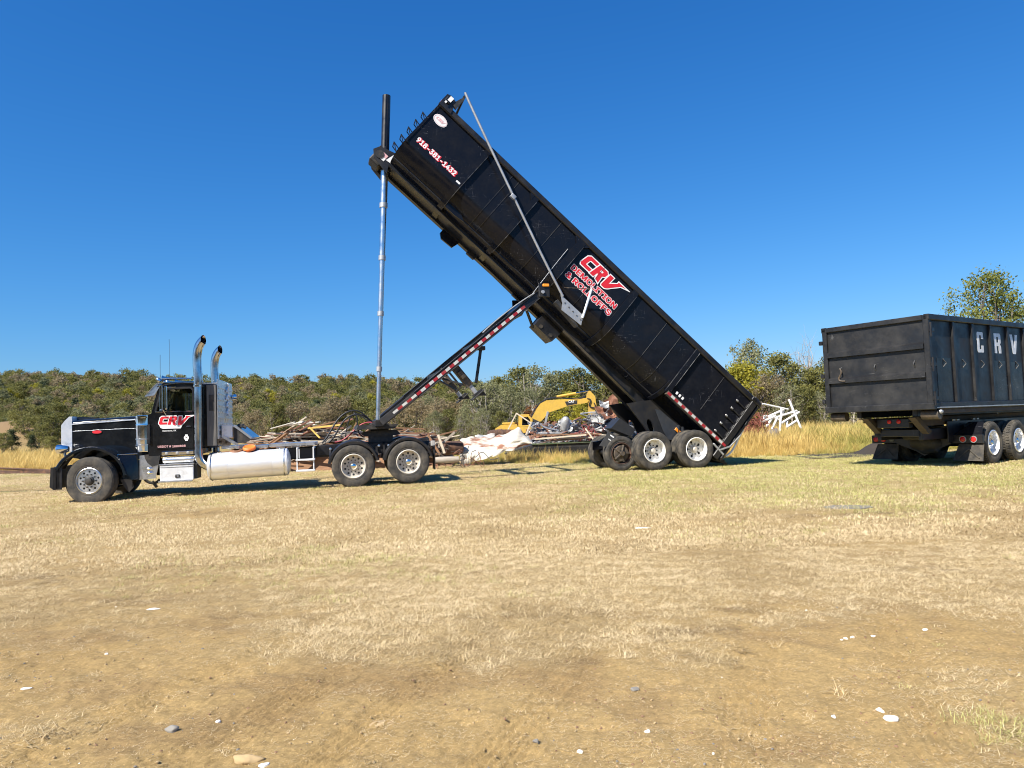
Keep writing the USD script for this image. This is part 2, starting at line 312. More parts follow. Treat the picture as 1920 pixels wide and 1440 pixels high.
def ground():
    yr = np.concatenate([np.linspace(-60, 1.5, 14)[:-1], 1.5 * (30 / 1.5) ** np.linspace(0, 1, 560), np.linspace(31, 120, 60), np.linspace(123, 360, 60), [420, 600, 1000, 1800]])
    c = 430; u = np.linspace(-1, 1, c)
    half = np.where(yr < 1.5, 60, np.maximum(yr, 1.5) * .85 + 1.5) + 400 * sm((yr - 40) / 300); half[yr < 1.5] = np.linspace(60, half[13], 13)
    X = u[None] * half[:, None]; Y = np.repeat(yr[:, None], c, 1)
    Z = gz(X, Y); V = np.stack([X, Y, Z], -1).reshape(-1, 3)
    d = dens(X, Y)[..., None]; g = greenness(X, Y)[..., None]
    n = meshkit.fbm(P3(X, Y, .8), 4, 31)[..., None]
    soil = np.array([.46, .318, .136]) * (1 - n) + np.array([.345, .232, .096]) * n
    dark = sm((meshkit.fbm(P3(X, Y, 1.6), 3, 41) - .52) / .18)[..., None]
    soil = soil * (1 - .30 * dark) + np.array([.17, .10, .055]) * .30 * dark
    thatch = np.array([.40, .295, .142]) * (1 - .45 * g) + np.array([.20, .19, .07]) * .45 * g
    col = soil * (1 - d * .8) + thatch * d * .8
    lawn = (g * sm((Y - 8) / 4)[..., None]) * .5; col = col * (1 - lawn) + np.array([.42, .365, .145]) * lawn
    dark_spots = sum(np.exp(-((X - a) / b) ** 2 - ((Y - c_) / d_) ** 2) for a, c_, b, d_ in ((-2.2, 5.85, .40, .16), (-.05, 5.7, .5, .13), (1.3, 5.6, .55, .16), (3.8, 6.8, .45, .16), (-5.2, 7.9, .8, .35), (-6.3, 13.8, 1.1, .45), (1.2, 5.1, .4, .1), (5, 10.6, 1.6, .25), (-3.6, 6.7, .6, .15), (.6, 4.6, .4, .08), (-1.0, 7.4, .8, .12)))
    dark_spots = (np.clip(dark_spots, 0, 1) * sm((meshkit.fbm(P3(X, Y, 5.0), 4, 55) - .42) / .14))[..., None]; col = col * (1 - .5 * dark_spots) + np.array([.10, .06, .035]) * .5 * dark_spots  # darker soil spots at set places, broken up by noise
    far = sm((Y - 24) / 12)[..., None]; col = col * (1 - far) + np.array([.30, .225, .09]) * far
    hill = sm((Y - 112) / 30)[..., None]; col = col * (1 - hill) + np.array([.10, .085, .045]) * hill
    bare = np.exp(-((X + 88) / 19) ** 2 - ((Y - 126) / 17) ** 2)[..., None]; col = col * (1 - bare) + np.array([.25, .165, .085]) * bare
    i, j = np.meshgrid(np.arange(len(yr) - 1), np.arange(c - 1), indexing='ij')
    q = np.stack([i * c + j, i * c + j + 1, (i + 1) * c + j + 1, (i + 1) * c + j], -1).reshape(-1, 4)
    mat = usdkit.material(stage, LK + 'soil', {'a': ('attribute', {'attribute': 'gcol'}), 'g': ('geometry', {}), 'n': ('noise_texture', {'scale': 30.0, 'detail': 9.0, 'roughness': 0.85}),
        'v': ('voronoi_texture', {'scale': 46.0}), 'vr': ('map_range', {'from_min': 0.06, 'from_max': 0.30, 'to_min': 1.30, 'to_max': 0.92, 'clamp': True}),
        'm': ('map_range', {'from_min': 0.30, 'from_max': 0.70, 'to_min': 0.52, 'to_max': 1.48, 'clamp': True}), 'mm': ('math', {'math_type': 'multiply'}), 's': ('vector_math', {'math_type': 'scale'}),
        'n2': ('noise_texture', {'scale': 160.0, 'detail': 4.0, 'roughness': 0.7}), 'ad': ('math', {'math_type': 'add'}), 'b': ('bump', {'strength': 0.65, 'distance': 0.02}), 'p': ('principled_bsdf', {'roughness': 0.92, 'specular_ior_level': 0.15})},
        [('g.position', 'n.vector'), ('g.position', 'v.vector'), ('g.position', 'n2.vector'), ('n.fac', 'm.value'), ('v.distance', 'vr.value'), ('m.result', 'mm.value1'), ('vr.result', 'mm.value2'), ('a.color', 's.vector1'), ('mm.value', 's.scale'), ('s.vector', 'p.base_color'),
         ('n.fac', 'ad.value1'), ('n2.fac', 'ad.value2'), ('ad.value', 'b.height'), ('b.normal', 'p.normal')], surface='p.BSDF')
    m = usdkit.mesh(stage, numbered('/World', 'ground'), (V, q), mat, smooth=True)
    UsdGeom.PrimvarsAPI(m).CreatePrimvar('gcol', Sdf.ValueTypeNames.Color3fArray, 'vertex').Set(Vt.Vec3fArray.FromNumpy(col.reshape(-1, 3).astype(np.float32)))
    tag(m.GetPrim(), 'flat field of bare tan soil and mown straw with a ridge behind', 'field', kind='structure')
ground()

def instancer(name, protos, pos, rotz, scale, idx, label, cat, tilt=None, kind='stuff'):
    """one countless mass: protos = list of (mesh, material)"""
    path = numbered('/World', name); pi = UsdGeom.PointInstancer.Define(stage, path); rel = pi.CreatePrototypesRel()
    for k, (m, mat) in enumerate(protos):
        px = UsdGeom.Xform.Define(stage, f'{path}/kinds/kind_{k:03d}'); pr = usdkit.mesh(stage, f'{path}/kinds/kind_{k:03d}/blades', m.mesh() if isinstance(m, MB) else m, mat, smooth=False)
        rel.AddTarget(px.GetPath())
    n = len(pos); h = np.radians(rotz) / 2
    q = np.stack([np.cos(h), np.zeros(n), np.zeros(n), np.sin(h)], 1)
    if tilt is not None:
        t = np.asarray(tilt) / 2; qx = np.stack([np.cos(t), np.sin(t), np.zeros(n), np.zeros(n)], 1)
        w1, x1, y1, z1 = q.T; w2, x2, y2, z2 = qx.T
        q = np.stack([w1 * w2 - x1 * x2 - y1 * y2 - z1 * z2, w1 * x2 + x1 * w2 + y1 * z2 - z1 * y2, w1 * y2 - x1 * z2 + y1 * w2 + z1 * x2, w1 * z2 + x1 * y2 - y1 * x2 + z1 * w2], 1)
    pi.CreatePositionsAttr(Vt.Vec3fArray.FromNumpy(np.asarray(pos, np.float32)))
    pi.CreateOrientationsAttr(Vt.QuathArray([Gf.Quath(float(a), float(b), float(c), float(d)) for a, b, c, d in q]))
    s = np.asarray(scale, float); s = np.repeat(s[:, None], 3, 1) if s.ndim == 1 else s
    pi.CreateScalesAttr(Vt.Vec3fArray.FromNumpy(s.astype(np.float32))); pi.CreateProtoIndicesAttr(Vt.IntArray.FromNumpy(np.asarray(idx, np.int32)))
    tag(pi.GetPrim(), label, cat, kind=kind)

def tuft(rng, n, spread, l0, l1, w, lean0, lean1, curl=.5, seg=2):
    """n grass blades as bent strips"""
    V, F, k = [], [], 0
    for _ in range(n):
        r = spread * math.sqrt(rng.random()); a = rng.random() * 6.283; b = np.array([r * math.cos(a), r * math.sin(a), -.004])
        L = rng.uniform(l0, l1); th = math.radians(rng.uniform(lean0, lean1)); az = rng.random() * 6.283; d = np.array([math.cos(az), math.sin(az), 0]); sd = np.array([-d[1], d[0], 0])
        pts = [b]; t = th
        for i in range(seg):
            pts.append(pts[-1] + L / seg * (math.sin(t) * d + math.cos(t) * np.array([0, 0, 1]))); t = min(t + curl * rng.uniform(.2, 1.2), 1.62)
        ww = w * rng.uniform(.7, 1.3)
        for i, p in enumerate(pts):
            e = ww * (1 - i / seg) ** .6
            V += [p - sd * e / 2, p + sd * e / 2] if i < seg else [p]
        for i in range(seg - 1): F += [[k + 2 * i, k + 2 * i + 1, k + 2 * i + 3], [k + 2 * i, k + 2 * i + 3, k + 2 * i + 2]]
        F += [[k + 2 * seg - 2, k + 2 * seg - 1, k + 2 * seg]]; k += 2 * seg + 1
    return np.maximum(np.array(V), [-9, -9, -.01]), np.array(F)

straw = leafy('straw', (.49, .37, .185), (.80, .66, .42), .22, .6, .35)
straw2 = leafy('straw_brown', (.27, .185, .085), (.52, .395, .21), .2, .7, .35)
green_gr = leafy('green_grass', (.31, .305, .09), (.66, .62, .25), .3, .6, .35)
gold = leafy('golden_grass', (.44, .30, .08), (.80, .60, .22), .35, .25, .4)
gold_g = leafy('yellow_green_grass', (.25, .245, .055), (.56, .48, .14), .35, .25, .4)

def short_grass():
    r = np.random.default_rng(11)
    near = [(tuft(r, 18, .08, .02, .062, .004, 48, 89, .4), straw) for _ in range(4)] + [(tuft(r, 18, .08, .02, .06, .004, 50, 89, .4), straw2) for _ in range(2)] + [(tuft(r, 18, .07, .03, .085, .0038, 15, 70, .6), green_gr) for _ in range(2)]
    far = [(tuft(r, 30, .2, .03, .07, .0085, 30, 84, .5), straw) for _ in range(4)] + [(tuft(r, 30, .2, .03, .065, .0085, 35, 86, .5), straw2)] + [(tuft(r, 28, .2, .035, .08, .0085, 12, 68, .5), green_gr) for _ in range(2)]
    def spread(n, y0, y1, pw):
        y = (y0 ** (2 - pw) + r.random(n) * (y1 ** (2 - pw) - y0 ** (2 - pw))) ** (1 / (2 - pw)); x = (r.random(n) * 2 - 1) * (y * .76 + .5)
        return x, y
    def go(x, y, nearer, ks):
        d = dens(x, y); keep = r.random(len(x)) < d ** 1.5 * .95 + .03; x, y, d = x[keep], y[keep], d[keep]
        g = greenness(x, y); p = r.random(len(x)); brown = meshkit.fbm(P3(x, y, .9), 3, 77)
        cl = np.where(p < g * .75, 2, np.where(r.random(len(x)) < sm((brown - .42) / .3) * .8, 1, 0))
        idx = np.array([ks[c][int(v * len(ks[c]))] for c, v in zip(cl, r.random(len(x)))])
        return np.stack([x, y, gz(x, y)], 1), r.random(len(x)) * 360, r.uniform(.55, 1.12, len(x)) * (.65 + .45 * d), idx
    x, y = spread(52000, 2.3, 9.5, .75)
    instancer('dry_grass', near, *go(x, y, 1, [[0, 1, 2, 3], [4, 5], [6, 7]]), 'short dry mown grass over the near field', 'grass')
    x, y = spread(44000, 8.2, 37, .75)
    instancer('dry_grass', far, *go(x, y, 0, [[0, 1, 2, 3], [4], [5, 6]]), 'short straw and green grass around the parked trucks', 'grass')
short_grass()

def y_tall(u): return np.interp(u, [-.8, -.5, -.33, -.1, .12, .27, .4, .8], [35, 35, 30, 26.5, 24.2, 24.2, 24.5, 25])
def tall_grass():
    r = np.random.default_rng(12)
    pr = [(tuft(r, 34, .28, .45, 1.15, .018, 3, 38, .35, 3), gold) for _ in range(3)] + [(tuft(r, 34, .3, .4, 1.0, .02, 5, 42, .4, 3), gold_g) for _ in range(2)]
    n = 19000; y = 23.5 + 36 * r.random(n) ** 1.7; x = (r.random(n) * 2 - 1) * y * .76; u = x / y
    yt = y_tall(u) + 1.6 * (meshkit.fbm(P3(x, y, .5), 3, 3) - .5)
    mid = (u > -.42) & (u < .2)
    k = (y > yt) & (~mid | (r.random(n) < np.where(u > -.07, np.where(y < 28, .95, .3), .22)) )
    x, y, u = x[k], y[k], u[k]
    h = np.where((u > -.42) & (u < .2), np.where(u > -.07, .5, .34), np.where(u > .2, .80, .85)) * (.45 + 1.15 * meshkit.fbm(P3(x, y, .45), 3, 8)) * r.uniform(.6, 1.25, len(x))
    edge = sm((y - y_tall(u)) / 3.5); h = h * (.4 + .6 * edge)
    g = meshkit.fbm(P3(x, y, .22), 3, 15) + .14 * sm((u - .36) / .1) + .12 * ((u > -.1) & (u < .14)) - .22 * (u < -.45)
    idx = np.where(r.random(len(x)) < sm((g - .42) / .35), 3 + r.integers(0, 2, len(x)), r.integers(0, 3, len(x)))
    instancer('tall_grass', pr, np.stack([x, y, big_z(x, y)], 1), r.random(len(x)) * 360, np.stack([h * 1.05, h * 1.05, h], 1), idx, 'tall golden weeds and grass along the back of the field', 'grass')
tall_grass()

# ---------------------------------------------------------------- trees
bark = plain('bark', (.16, .13, .105), .9, bump=.6, bump_scale=14, vary=.3)
bark_pale = plain('pale_bark', (.34, .30, .26), .9, bump=.5, bump_scale=14, vary=.3)
LEAF = {'olive': leafy('olive_leaves', (.085, .092, .028), (.30, .28, .085), .4, .5, .25), 'grey': leafy('grey_green_leaves', (.12, .128, .065), (.35, .345, .17), .4, .5, .25),
        'yellow': leafy('yellow_green_leaves', (.16, .165, .02), (.50, .44, .06), .45, .5, .25), 'brown': leafy('brown_leaves', (.16, .125, .07), (.40, .32, .18), .4, .5, .25),
        'dark': leafy('dark_leaves', (.03, .045, .02), (.12, .14, .06), .3, .5, .25), 'fresh': leafy('fresh_leaves', (.12, .14, .03), (.38, .38, .09), .45, .5, .25), 'rust': leafy('rust_leaves', (.12, .05, .018), (.30, .14, .05), .4, .5, .25)}
def cards(r, c, rad, per, size, flat=.8):
    """leaf faces around clump centres"""
    n = len(c) * per; ctr = np.repeat(c, per, 0) + r.normal(0, .5, (n, 3)) * np.repeat(rad, per)[:, None] * [1, 1, flat]
    a = r.normal(size=(n, 3)); a /= np.linalg.norm(a, axis=1, keepdims=True); b = np.cross(a, r.normal(size=(n, 3))); b /= np.linalg.norm(b, axis=1, keepdims=True)
    s = (size * r.uniform(.6, 1.35, n))[:, None]
    v = np.stack([ctr - a * s * .5, ctr + b * s * .32, ctr + a * s * .5, ctr - b * s * .32], 1).reshape(-1, 3)
    k = np.arange(n)[:, None] * 4
    return v, np.vstack([k + [0, 1, 2], k + [0, 2, 3]])
def tree_shape(r, H, W, base, ncl, per, leaf, crown='round', stems=1, bare=False):
    """(trunk and limbs, crown): limbs run to leaf clumps scattered through an uneven crown"""
    wood = MB(); C, R = [], []
    lobes = [(np.array([r.normal(0, W * .2), r.normal(0, W * .2), H * r.uniform(base + .2, .86)]), r.uniform(.55, 1.0)) for _ in range(6)]
    for st in range(stems):
        off = np.array([r.normal(0, .12 * W) if stems > 1 else 0, r.normal(0, .12 * W) if stems > 1 else 0, 0]); lean = r.normal(0, .05, 2)
        tp = curve([off + [0, 0, -.1], off + [lean[0] * H * .4, lean[1] * H * .4, H * .35], off + [lean[0] * H + r.normal(0, .02 * H), lean[1] * H, H * .9]], 7)
        wood.tube(tp, np.linspace(H * .018 + .03, H * .004, 7) / (1 + .3 * (stems - 1)), 7)
    for k in range(ncl):
        t = r.random() ** .8; z = H * (base + (1 - base) * t)
        prof = {'round': math.sin(math.pi * min(1, .12 + .86 * t)) ** .6, 'column': .62 * (1 - .4 * t), 'cone': 1.05 * (1 - t) + .1, 'spread': .35 + .65 * t if t < .85 else .7}[crown]
        a = r.random() * 6.283; rr = W / 2 * prof * math.sqrt(r.uniform(.12, 1)) * r.uniform(.75, 1.12)
        c = np.array([rr * math.cos(a), rr * math.sin(a), z + r.normal(0, .03 * H)])
        C.append(c); R.append(r.uniform(.06, .13) * (H + W) * .5)
        if bare or k % 2 == 0:
            f = max(.12, (z / H - r.uniform(.15, .35))); p0 = tp[min(6, int(f * 7))]
            mid = (p0 + c) / 2 + r.normal(0, .03 * H, 3) - [0, 0, .02 * H]
            wood.tube(curve([p0, mid, c], 5), np.linspace(H * .006, H * .0015, 5), 5, False)
            if bare:
                for _ in range(4):
                    e = c + r.normal(0, .09 * H, 3) + [0, 0, .06 * H]; wood.tube([c, (c + e) / 2 + r.normal(0, .015 * H, 3), e], [H * .0017, H * .001, H * .0005], 4, False)
    cr = MB(); cr.add(*cards(r, np.array(C), np.array(R), per, leaf)) if per else None
    return wood, cr
TREES = stage.CreateClassPrim('/World/tree_kinds')
def tree_kind(name, seed, leaf_mat, bark_m, **kw):
    r = np.random.default_rng(seed); w, c = tree_shape(r, **kw); x = UsdGeom.Xform.Define(stage, '/World/tree_kinds/' + name)
    usdkit.mesh(stage, f'/World/tree_kinds/{name}/trunk', w.mesh(), bark_m, smooth=True)
    if kw['per']: usdkit.mesh(stage, f'/World/tree_kinds/{name}/crown', c.mesh(), leaf_mat, smooth=False)
    return f'/World/tree_kinds/{name}'
K, KH = {}, {}
for nm, sd, lf, bk, kw in [
    ('olive_a', 1, 'olive', bark, dict(H=6.5, W=4.6, base=.12, ncl=85, per=62, leaf=.21)), ('olive_b', 2, 'olive', bark, dict(H=6.5, W=4.2, base=.1, ncl=80, per=60, leaf=.2, crown='column', stems=2)),
    ('grey_a', 3, 'grey', bark_pale, dict(H=6.5, W=4.0, base=.15, ncl=80, per=46, leaf=.17, stems=3)), ('grey_b', 4, 'grey', bark_pale, dict(H=6.5, W=4.4, base=.15, ncl=85, per=46, leaf=.17, stems=2)),
    ('yellow_a', 5, 'yellow', bark, dict(H=5.0, W=4.6, base=.05, ncl=80, per=62, leaf=.2)), ('yellow_b', 6, 'yellow', bark, dict(H=6.5, W=5.0, base=.1, ncl=90, per=60, leaf=.21)),
    ('brown_a', 7, 'brown', bark, dict(H=5.5, W=4.4, base=.1, ncl=80, per=48, leaf=.17, stems=2)), ('rust_a', 8, 'rust', bark, dict(H=3.2, W=3.2, base=.05, ncl=50, per=50, leaf=.16)),
    ('dark_a', 9, 'dark', bark, dict(H=6.0, W=3.4, base=.03, ncl=80, per=60, leaf=.2, crown='cone')), ('bare_a', 10, 'grey', bark_pale, dict(H=7.0, W=3.6, base=.3, ncl=60, per=0, leaf=.1, stems=2, bare=True)),
    ('tall_a', 13, 'fresh', bark, dict(H=9.5, W=4.4, base=.42, ncl=90, per=80, leaf=.16, crown='round'))]:
    K[nm] = tree_kind(nm, sd, LEAF[lf], bk, **kw); KH[nm] = kw['H']
def tree(kind, x, y, h, label, group=None, name='tree', wide=1.0):
    s = h / KH[kind]
    return copy_of(K[kind], name, label, 'tree', (x, y, float(big_z(x, y)) - .05), (x * 77 + y * 13) % 360, group, (s * wide, s * wide, s))
tree('olive_a', -1.09, 64.0, 5.43, 'green tree of the thicket behind the excavator and trailer, leftmost of eleven', 'leafy trees of the thicket behind the scrap heap', 'tree', 1.1)
tree('olive_b', 0.62, 66.0, 6.26, 'green tree of the thicket behind the excavator and trailer, second from left of eleven', 'leafy trees of the thicket behind the scrap heap', 'tree', 1.1)
tree('grey_b', 2.24, 63.0, 6.16, 'green tree of the thicket behind the excavator and trailer, third from left of eleven', 'leafy trees of the thicket behind the scrap heap', 'tree', 1.1)
tree('olive_a', 4.20, 67.0, 5.82, 'green tree of the thicket behind the excavator and trailer, fourth from left of eleven', 'leafy trees of the thicket behind the scrap heap', 'tree', 1.1)
tree('olive_b', 5.50, 64.0, 5.89, 'green tree of the thicket behind the excavator and trailer, fifth from left of eleven', 'leafy trees of the thicket behind the scrap heap', 'tree', 1.1)
tree('olive_a', 7.27, 66.0, 5.54, 'green tree of the thicket behind the excavator and trailer, sixth from left of eleven', 'leafy trees of the thicket behind the scrap heap', 'tree', 1.1)
tree('olive_b', 8.47, 63.0, 4.84, 'green tree of the thicket behind the excavator and trailer, seventh from left of eleven', 'leafy trees of the thicket behind the scrap heap', 'tree', 1.1)
tree('grey_b', 10.66, 66.0, 4.46, 'green tree of the thicket behind the excavator and trailer, eighth from left of eleven', 'leafy trees of the thicket behind the scrap heap', 'tree', 1.1)
tree('olive_a', 12.20, 64.0, 3.70, 'green tree of the thicket behind the excavator and trailer, ninth from left of eleven', 'leafy trees of the thicket behind the scrap heap', 'tree', 1.1)
tree('olive_b', 14.71, 66.0, 3.36, 'green tree of the thicket behind the excavator and trailer, tenth from left of eleven', 'leafy trees of the thicket behind the scrap heap', 'tree', 1.1)
tree('olive_a', 16.12, 64.0, 3.55, 'green tree of the thicket behind the excavator and trailer, rightmost of eleven', 'leafy trees of the thicket behind the scrap heap', 'tree', 1.1)
tree('grey_a', -2.38, 60.0, 4.62, 'sparse pale-stemmed tree between landing legs and excavator, second from left of five', 'pale-stemmed trees left of the excavator', 'tree', 1.1)
tree('grey_b', -1.48, 59.0, 4.79, 'sparse pale-stemmed tree between landing legs and excavator, third from left of five', 'pale-stemmed trees left of the excavator', 'tree', 1.1)
tree('grey_a', -0.43, 58.0, 4.28, 'sparse pale-stemmed tree between landing legs and excavator, fourth from left of five', 'pale-stemmed trees left of the excavator', 'tree', 1.1)
tree('grey_b', 1.02, 57.5, 4.03, 'sparse pale-stemmed tree between landing legs and excavator, rightmost of five', 'pale-stemmed trees left of the excavator', 'tree', 1.1)
tree('grey_a', -2.95, 58.0, 3.99, 'sparse pale-stemmed tree between landing legs and excavator, leftmost of five', 'pale-stemmed trees left of the excavator', 'tree', 1.1)
tree('brown_a', -3.97, 62.0, 3.89, 'brownish autumn tree below the striped draft arm, rightmost of seven', 'brownish trees under the landing gear', 'tree', 1.15)
tree('olive_b', -5.11, 64.0, 4.19, 'brownish autumn tree below the striped draft arm, sixth from left of seven', 'brownish trees under the landing gear', 'tree', 1.15)
tree('brown_a', -5.94, 62.0, 3.83, 'brownish autumn tree below the striped draft arm, fifth from left of seven', 'brownish trees under the landing gear', 'tree', 1.15)
tree('grey_b', -7.42, 66.0, 4.17, 'brownish autumn tree below the striped draft arm, fourth from left of seven', 'brownish trees under the landing gear', 'tree', 1.15)
tree('brown_a', -8.26, 64.0, 3.85, 'brownish autumn tree below the striped draft arm, third from left of seven', 'brownish trees under the landing gear', 'tree', 1.15)
tree('olive_b', -9.85, 68.0, 4.19, 'brownish autumn tree below the striped draft arm, second from left of seven', 'brownish trees under the landing gear', 'tree', 1.15)
tree('brown_a', -10.76, 66.0, 3.81, 'brownish autumn tree below the striped draft arm, leftmost of seven', 'brownish trees under the landing gear', 'tree', 1.15)
tree('yellow_a', 4.25, 56.0, 3.52, 'bright yellow-green bush behind the excavator boom, leftmost of two', 'bushes behind the excavator arm', 'bush', 1.0)
tree('yellow_a', 5.30, 55.0, 2.88, 'bright yellow-green bush behind the excavator boom, rightmost of two', 'bushes behind the excavator arm', 'bush', 1.0)
tree('rust_a', 1.64, 55.0, 2.62, 'rust-red bush beside the excavator cab', None, 'bush', 1.2)
tree('grey_a', -3.79, 56.0, 2.32, 'low green bush at the thicket foot left of the excavator, third from left of five', 'low bushes at the foot of the thicket', 'bush', 1.2)
tree('olive_a', -5.00, 57.0, 2.67, 'low green bush at the thicket foot left of the excavator, second from left of five', 'low bushes at the foot of the thicket', 'bush', 1.2)
tree('grey_a', -2.25, 55.0, 2.53, 'low green bush at the thicket foot left of the excavator, fourth from left of five', 'low bushes at the foot of the thicket', 'bush', 1.2)
tree('olive_a', -0.87, 55.0, 2.32, 'low green bush at the thicket foot left of the excavator, rightmost of five', 'low bushes at the foot of the thicket', 'bush', 1.2)
tree('grey_a', -5.93, 56.0, 2.52, 'low green bush at the thicket foot left of the excavator, leftmost of five', 'low bushes at the foot of the thicket', 'bush', 1.2)
tree('olive_a', 7.60, 56.0, 2.31, 'green bush low under the raised tub, leftmost of four', 'bushes under the raised trailer', 'bush', 1.3)
tree('yellow_a', 9.20, 56.0, 2.05, 'green bush low under the raised tub, second from left of four', 'bushes under the raised trailer', 'bush', 1.3)
tree('olive_a', 11.01, 55.0, 1.96, 'green bush low under the raised tub, third from left of four', 'bushes under the raised trailer', 'bush', 1.3)
tree('yellow_a', 12.98, 55.0, 1.69, 'green bush low under the raised tub, rightmost of four', 'bushes under the raised trailer', 'bush', 1.3)
tree('grey_a', 18.66, 58.0, 7.07, 'tall sparse grey-green tree rising above the yellow-green crown right of the trailer', None, 'tree', 0.95)
tree('yellow_b', 17.13, 54.0, 5.08, 'rounded yellow-green tree just right of the raised trailer tail', None, 'tree', 1.15)
tree('yellow_a', 16.14, 55.0, 4.55, 'yellow-green tree half hidden by the raised trailer tail', None, 'tree', 1.1)
tree('olive_a', 20.35, 56.0, 5.85, 'dull olive tree right of the yellow-green tree', None, 'tree', 1.0)
tree('brown_a', 18.19, 52.0, 4.27, 'brown-leaved tree behind the white posts', None, 'tree', 1.0)
tree('bare_a', 23.92, 60.0, 6.70, 'bare purplish tree showing over the thicket left of the container', None, 'tree', 1.0)
tree('grey_b', 21.87, 57.0, 5.14, 'greyish half-bare tree next to the bare one', None, 'tree', 1.1)
tree('olive_b', 22.67, 55.0, 4.71, 'olive-brown thicket tree beside the container end, third from left of six', 'thicket trees left of the container', 'tree', 1.15)
tree('grey_a', 24.77, 57.0, 5.53, 'olive-brown thicket tree beside the container end, fifth from left of six', 'thicket trees left of the container', 'tree', 1.15)
tree('grey_b', 18.93, 51.0, 3.37, 'olive-brown thicket tree beside the container end, leftmost of six', 'thicket trees left of the container', 'tree', 1.15)
tree('olive_b', 20.21, 51.0, 3.10, 'olive-brown thicket tree beside the container end, second from left of six', 'thicket trees left of the container', 'tree', 1.15)
tree('grey_a', 21.29, 51.0, 2.80, 'olive-brown thicket tree beside the container end, fourth from left of six', 'thicket trees left of the container', 'tree', 1.15)
tree('grey_b', 24.63, 55.0, 4.24, 'olive-brown thicket tree beside the container end, rightmost of six', 'thicket trees left of the container', 'tree', 1.15)
tree('tall_a', 28.42, 44.0, 9.15, 'tall airy tree rising behind the letter row of the container', None, 'tree', 1.0)
tree('tall_a', 31.94, 45.0, 7.31, 'airy tree at the right edge behind the container', None, 'tree', 0.8)
tree('olive_a', 27.50, 56.0, 4.21, 'green tree close behind the container, leftmost of four', 'trees behind the container', 'tree', 1.2)
tree('olive_b', 30.46, 57.0, 4.17, 'green tree close behind the container, second from left of four', 'trees behind the container', 'tree', 1.2)
tree('olive_a', 32.33, 56.0, 3.83, 'green tree close behind the container, third from left of four', 'trees behind the container', 'tree', 1.2)
tree('olive_b', 35.88, 54.0, 4.15, 'green tree close behind the container, rightmost of four', 'trees behind the container', 'tree', 1.2)
tree('olive_a', -71.86, 112.0, 6.32, 'light green tree at the ridge foot left of the tractor, second from left of four', 'light green trees at the foot of the ridge', 'tree', 1.2)
tree('olive_a', -72.64, 118.0, 6.31, 'light green tree at the ridge foot left of the tractor, rightmost of four', 'light green trees at the foot of the ridge', 'tree', 1.2)
tree('olive_a', -66.41, 106.0, 5.06, 'light green tree at the ridge foot left of the tractor, third from left of four', 'light green trees at the foot of the ridge', 'tree', 1.2)
tree('olive_a', -80.65, 122.0, 5.53, 'light green tree at the ridge foot left of the tractor, leftmost of four', 'light green trees at the foot of the ridge', 'tree', 1.2)
tree('dark_a', -66.42, 98.0, 3.03, 'dark low bush below the bare slope at the far left, second from left of four', 'dark bushes below the bare slope', 'bush', 1.5)
tree('olive_a', -66.24, 96.0, 2.62, 'dark low bush below the bare slope at the far left, leftmost of four', 'dark bushes below the bare slope', 'bush', 1.5)
tree('dark_a', -63.08, 97.0, 2.22, 'dark low bush below the bare slope at the far left, third from left of four', 'dark bushes below the bare slope', 'bush', 1.5)
tree('olive_a', -60.01, 96.0, 1.98, 'dark low bush below the bare slope at the far left, rightmost of four', 'dark bushes below the bare slope', 'bush', 1.5)
tree('brown_a', -20.21, 86.0, 5.40, 'mixed autumn tree behind the lumber heap, fifth from left of eight', 'trees behind the lumber heap', 'tree', 1.2)
tree('olive_a', -19.41, 88.0, 5.26, 'mixed autumn tree behind the lumber heap, sixth from left of eight', 'trees behind the lumber heap', 'tree', 1.2)
tree('brown_a', -25.46, 88.0, 5.04, 'mixed autumn tree behind the lumber heap, third from left of eight', 'trees behind the lumber heap', 'tree', 1.2)
tree('olive_b', -27.37, 86.0, 4.67, 'mixed autumn tree behind the lumber heap, second from left of eight', 'trees behind the lumber heap', 'tree', 1.2)
tree('brown_a', -21.89, 84.0, 4.30, 'mixed autumn tree behind the lumber heap, fourth from left of eight', 'trees behind the lumber heap', 'tree', 1.2)
tree('olive_a', -17.43, 86.0, 4.80, 'mixed autumn tree behind the lumber heap, seventh from left of eight', 'trees behind the lumber heap', 'tree', 1.2)
tree('brown_a', -30.17, 86.0, 4.15, 'mixed autumn tree behind the lumber heap, leftmost of eight', 'trees behind the lumber heap', 'tree', 1.2)
tree('olive_b', -15.16, 82.0, 4.00, 'mixed autumn tree behind the lumber heap, rightmost of eight', 'trees behind the lumber heap', 'tree', 1.2)
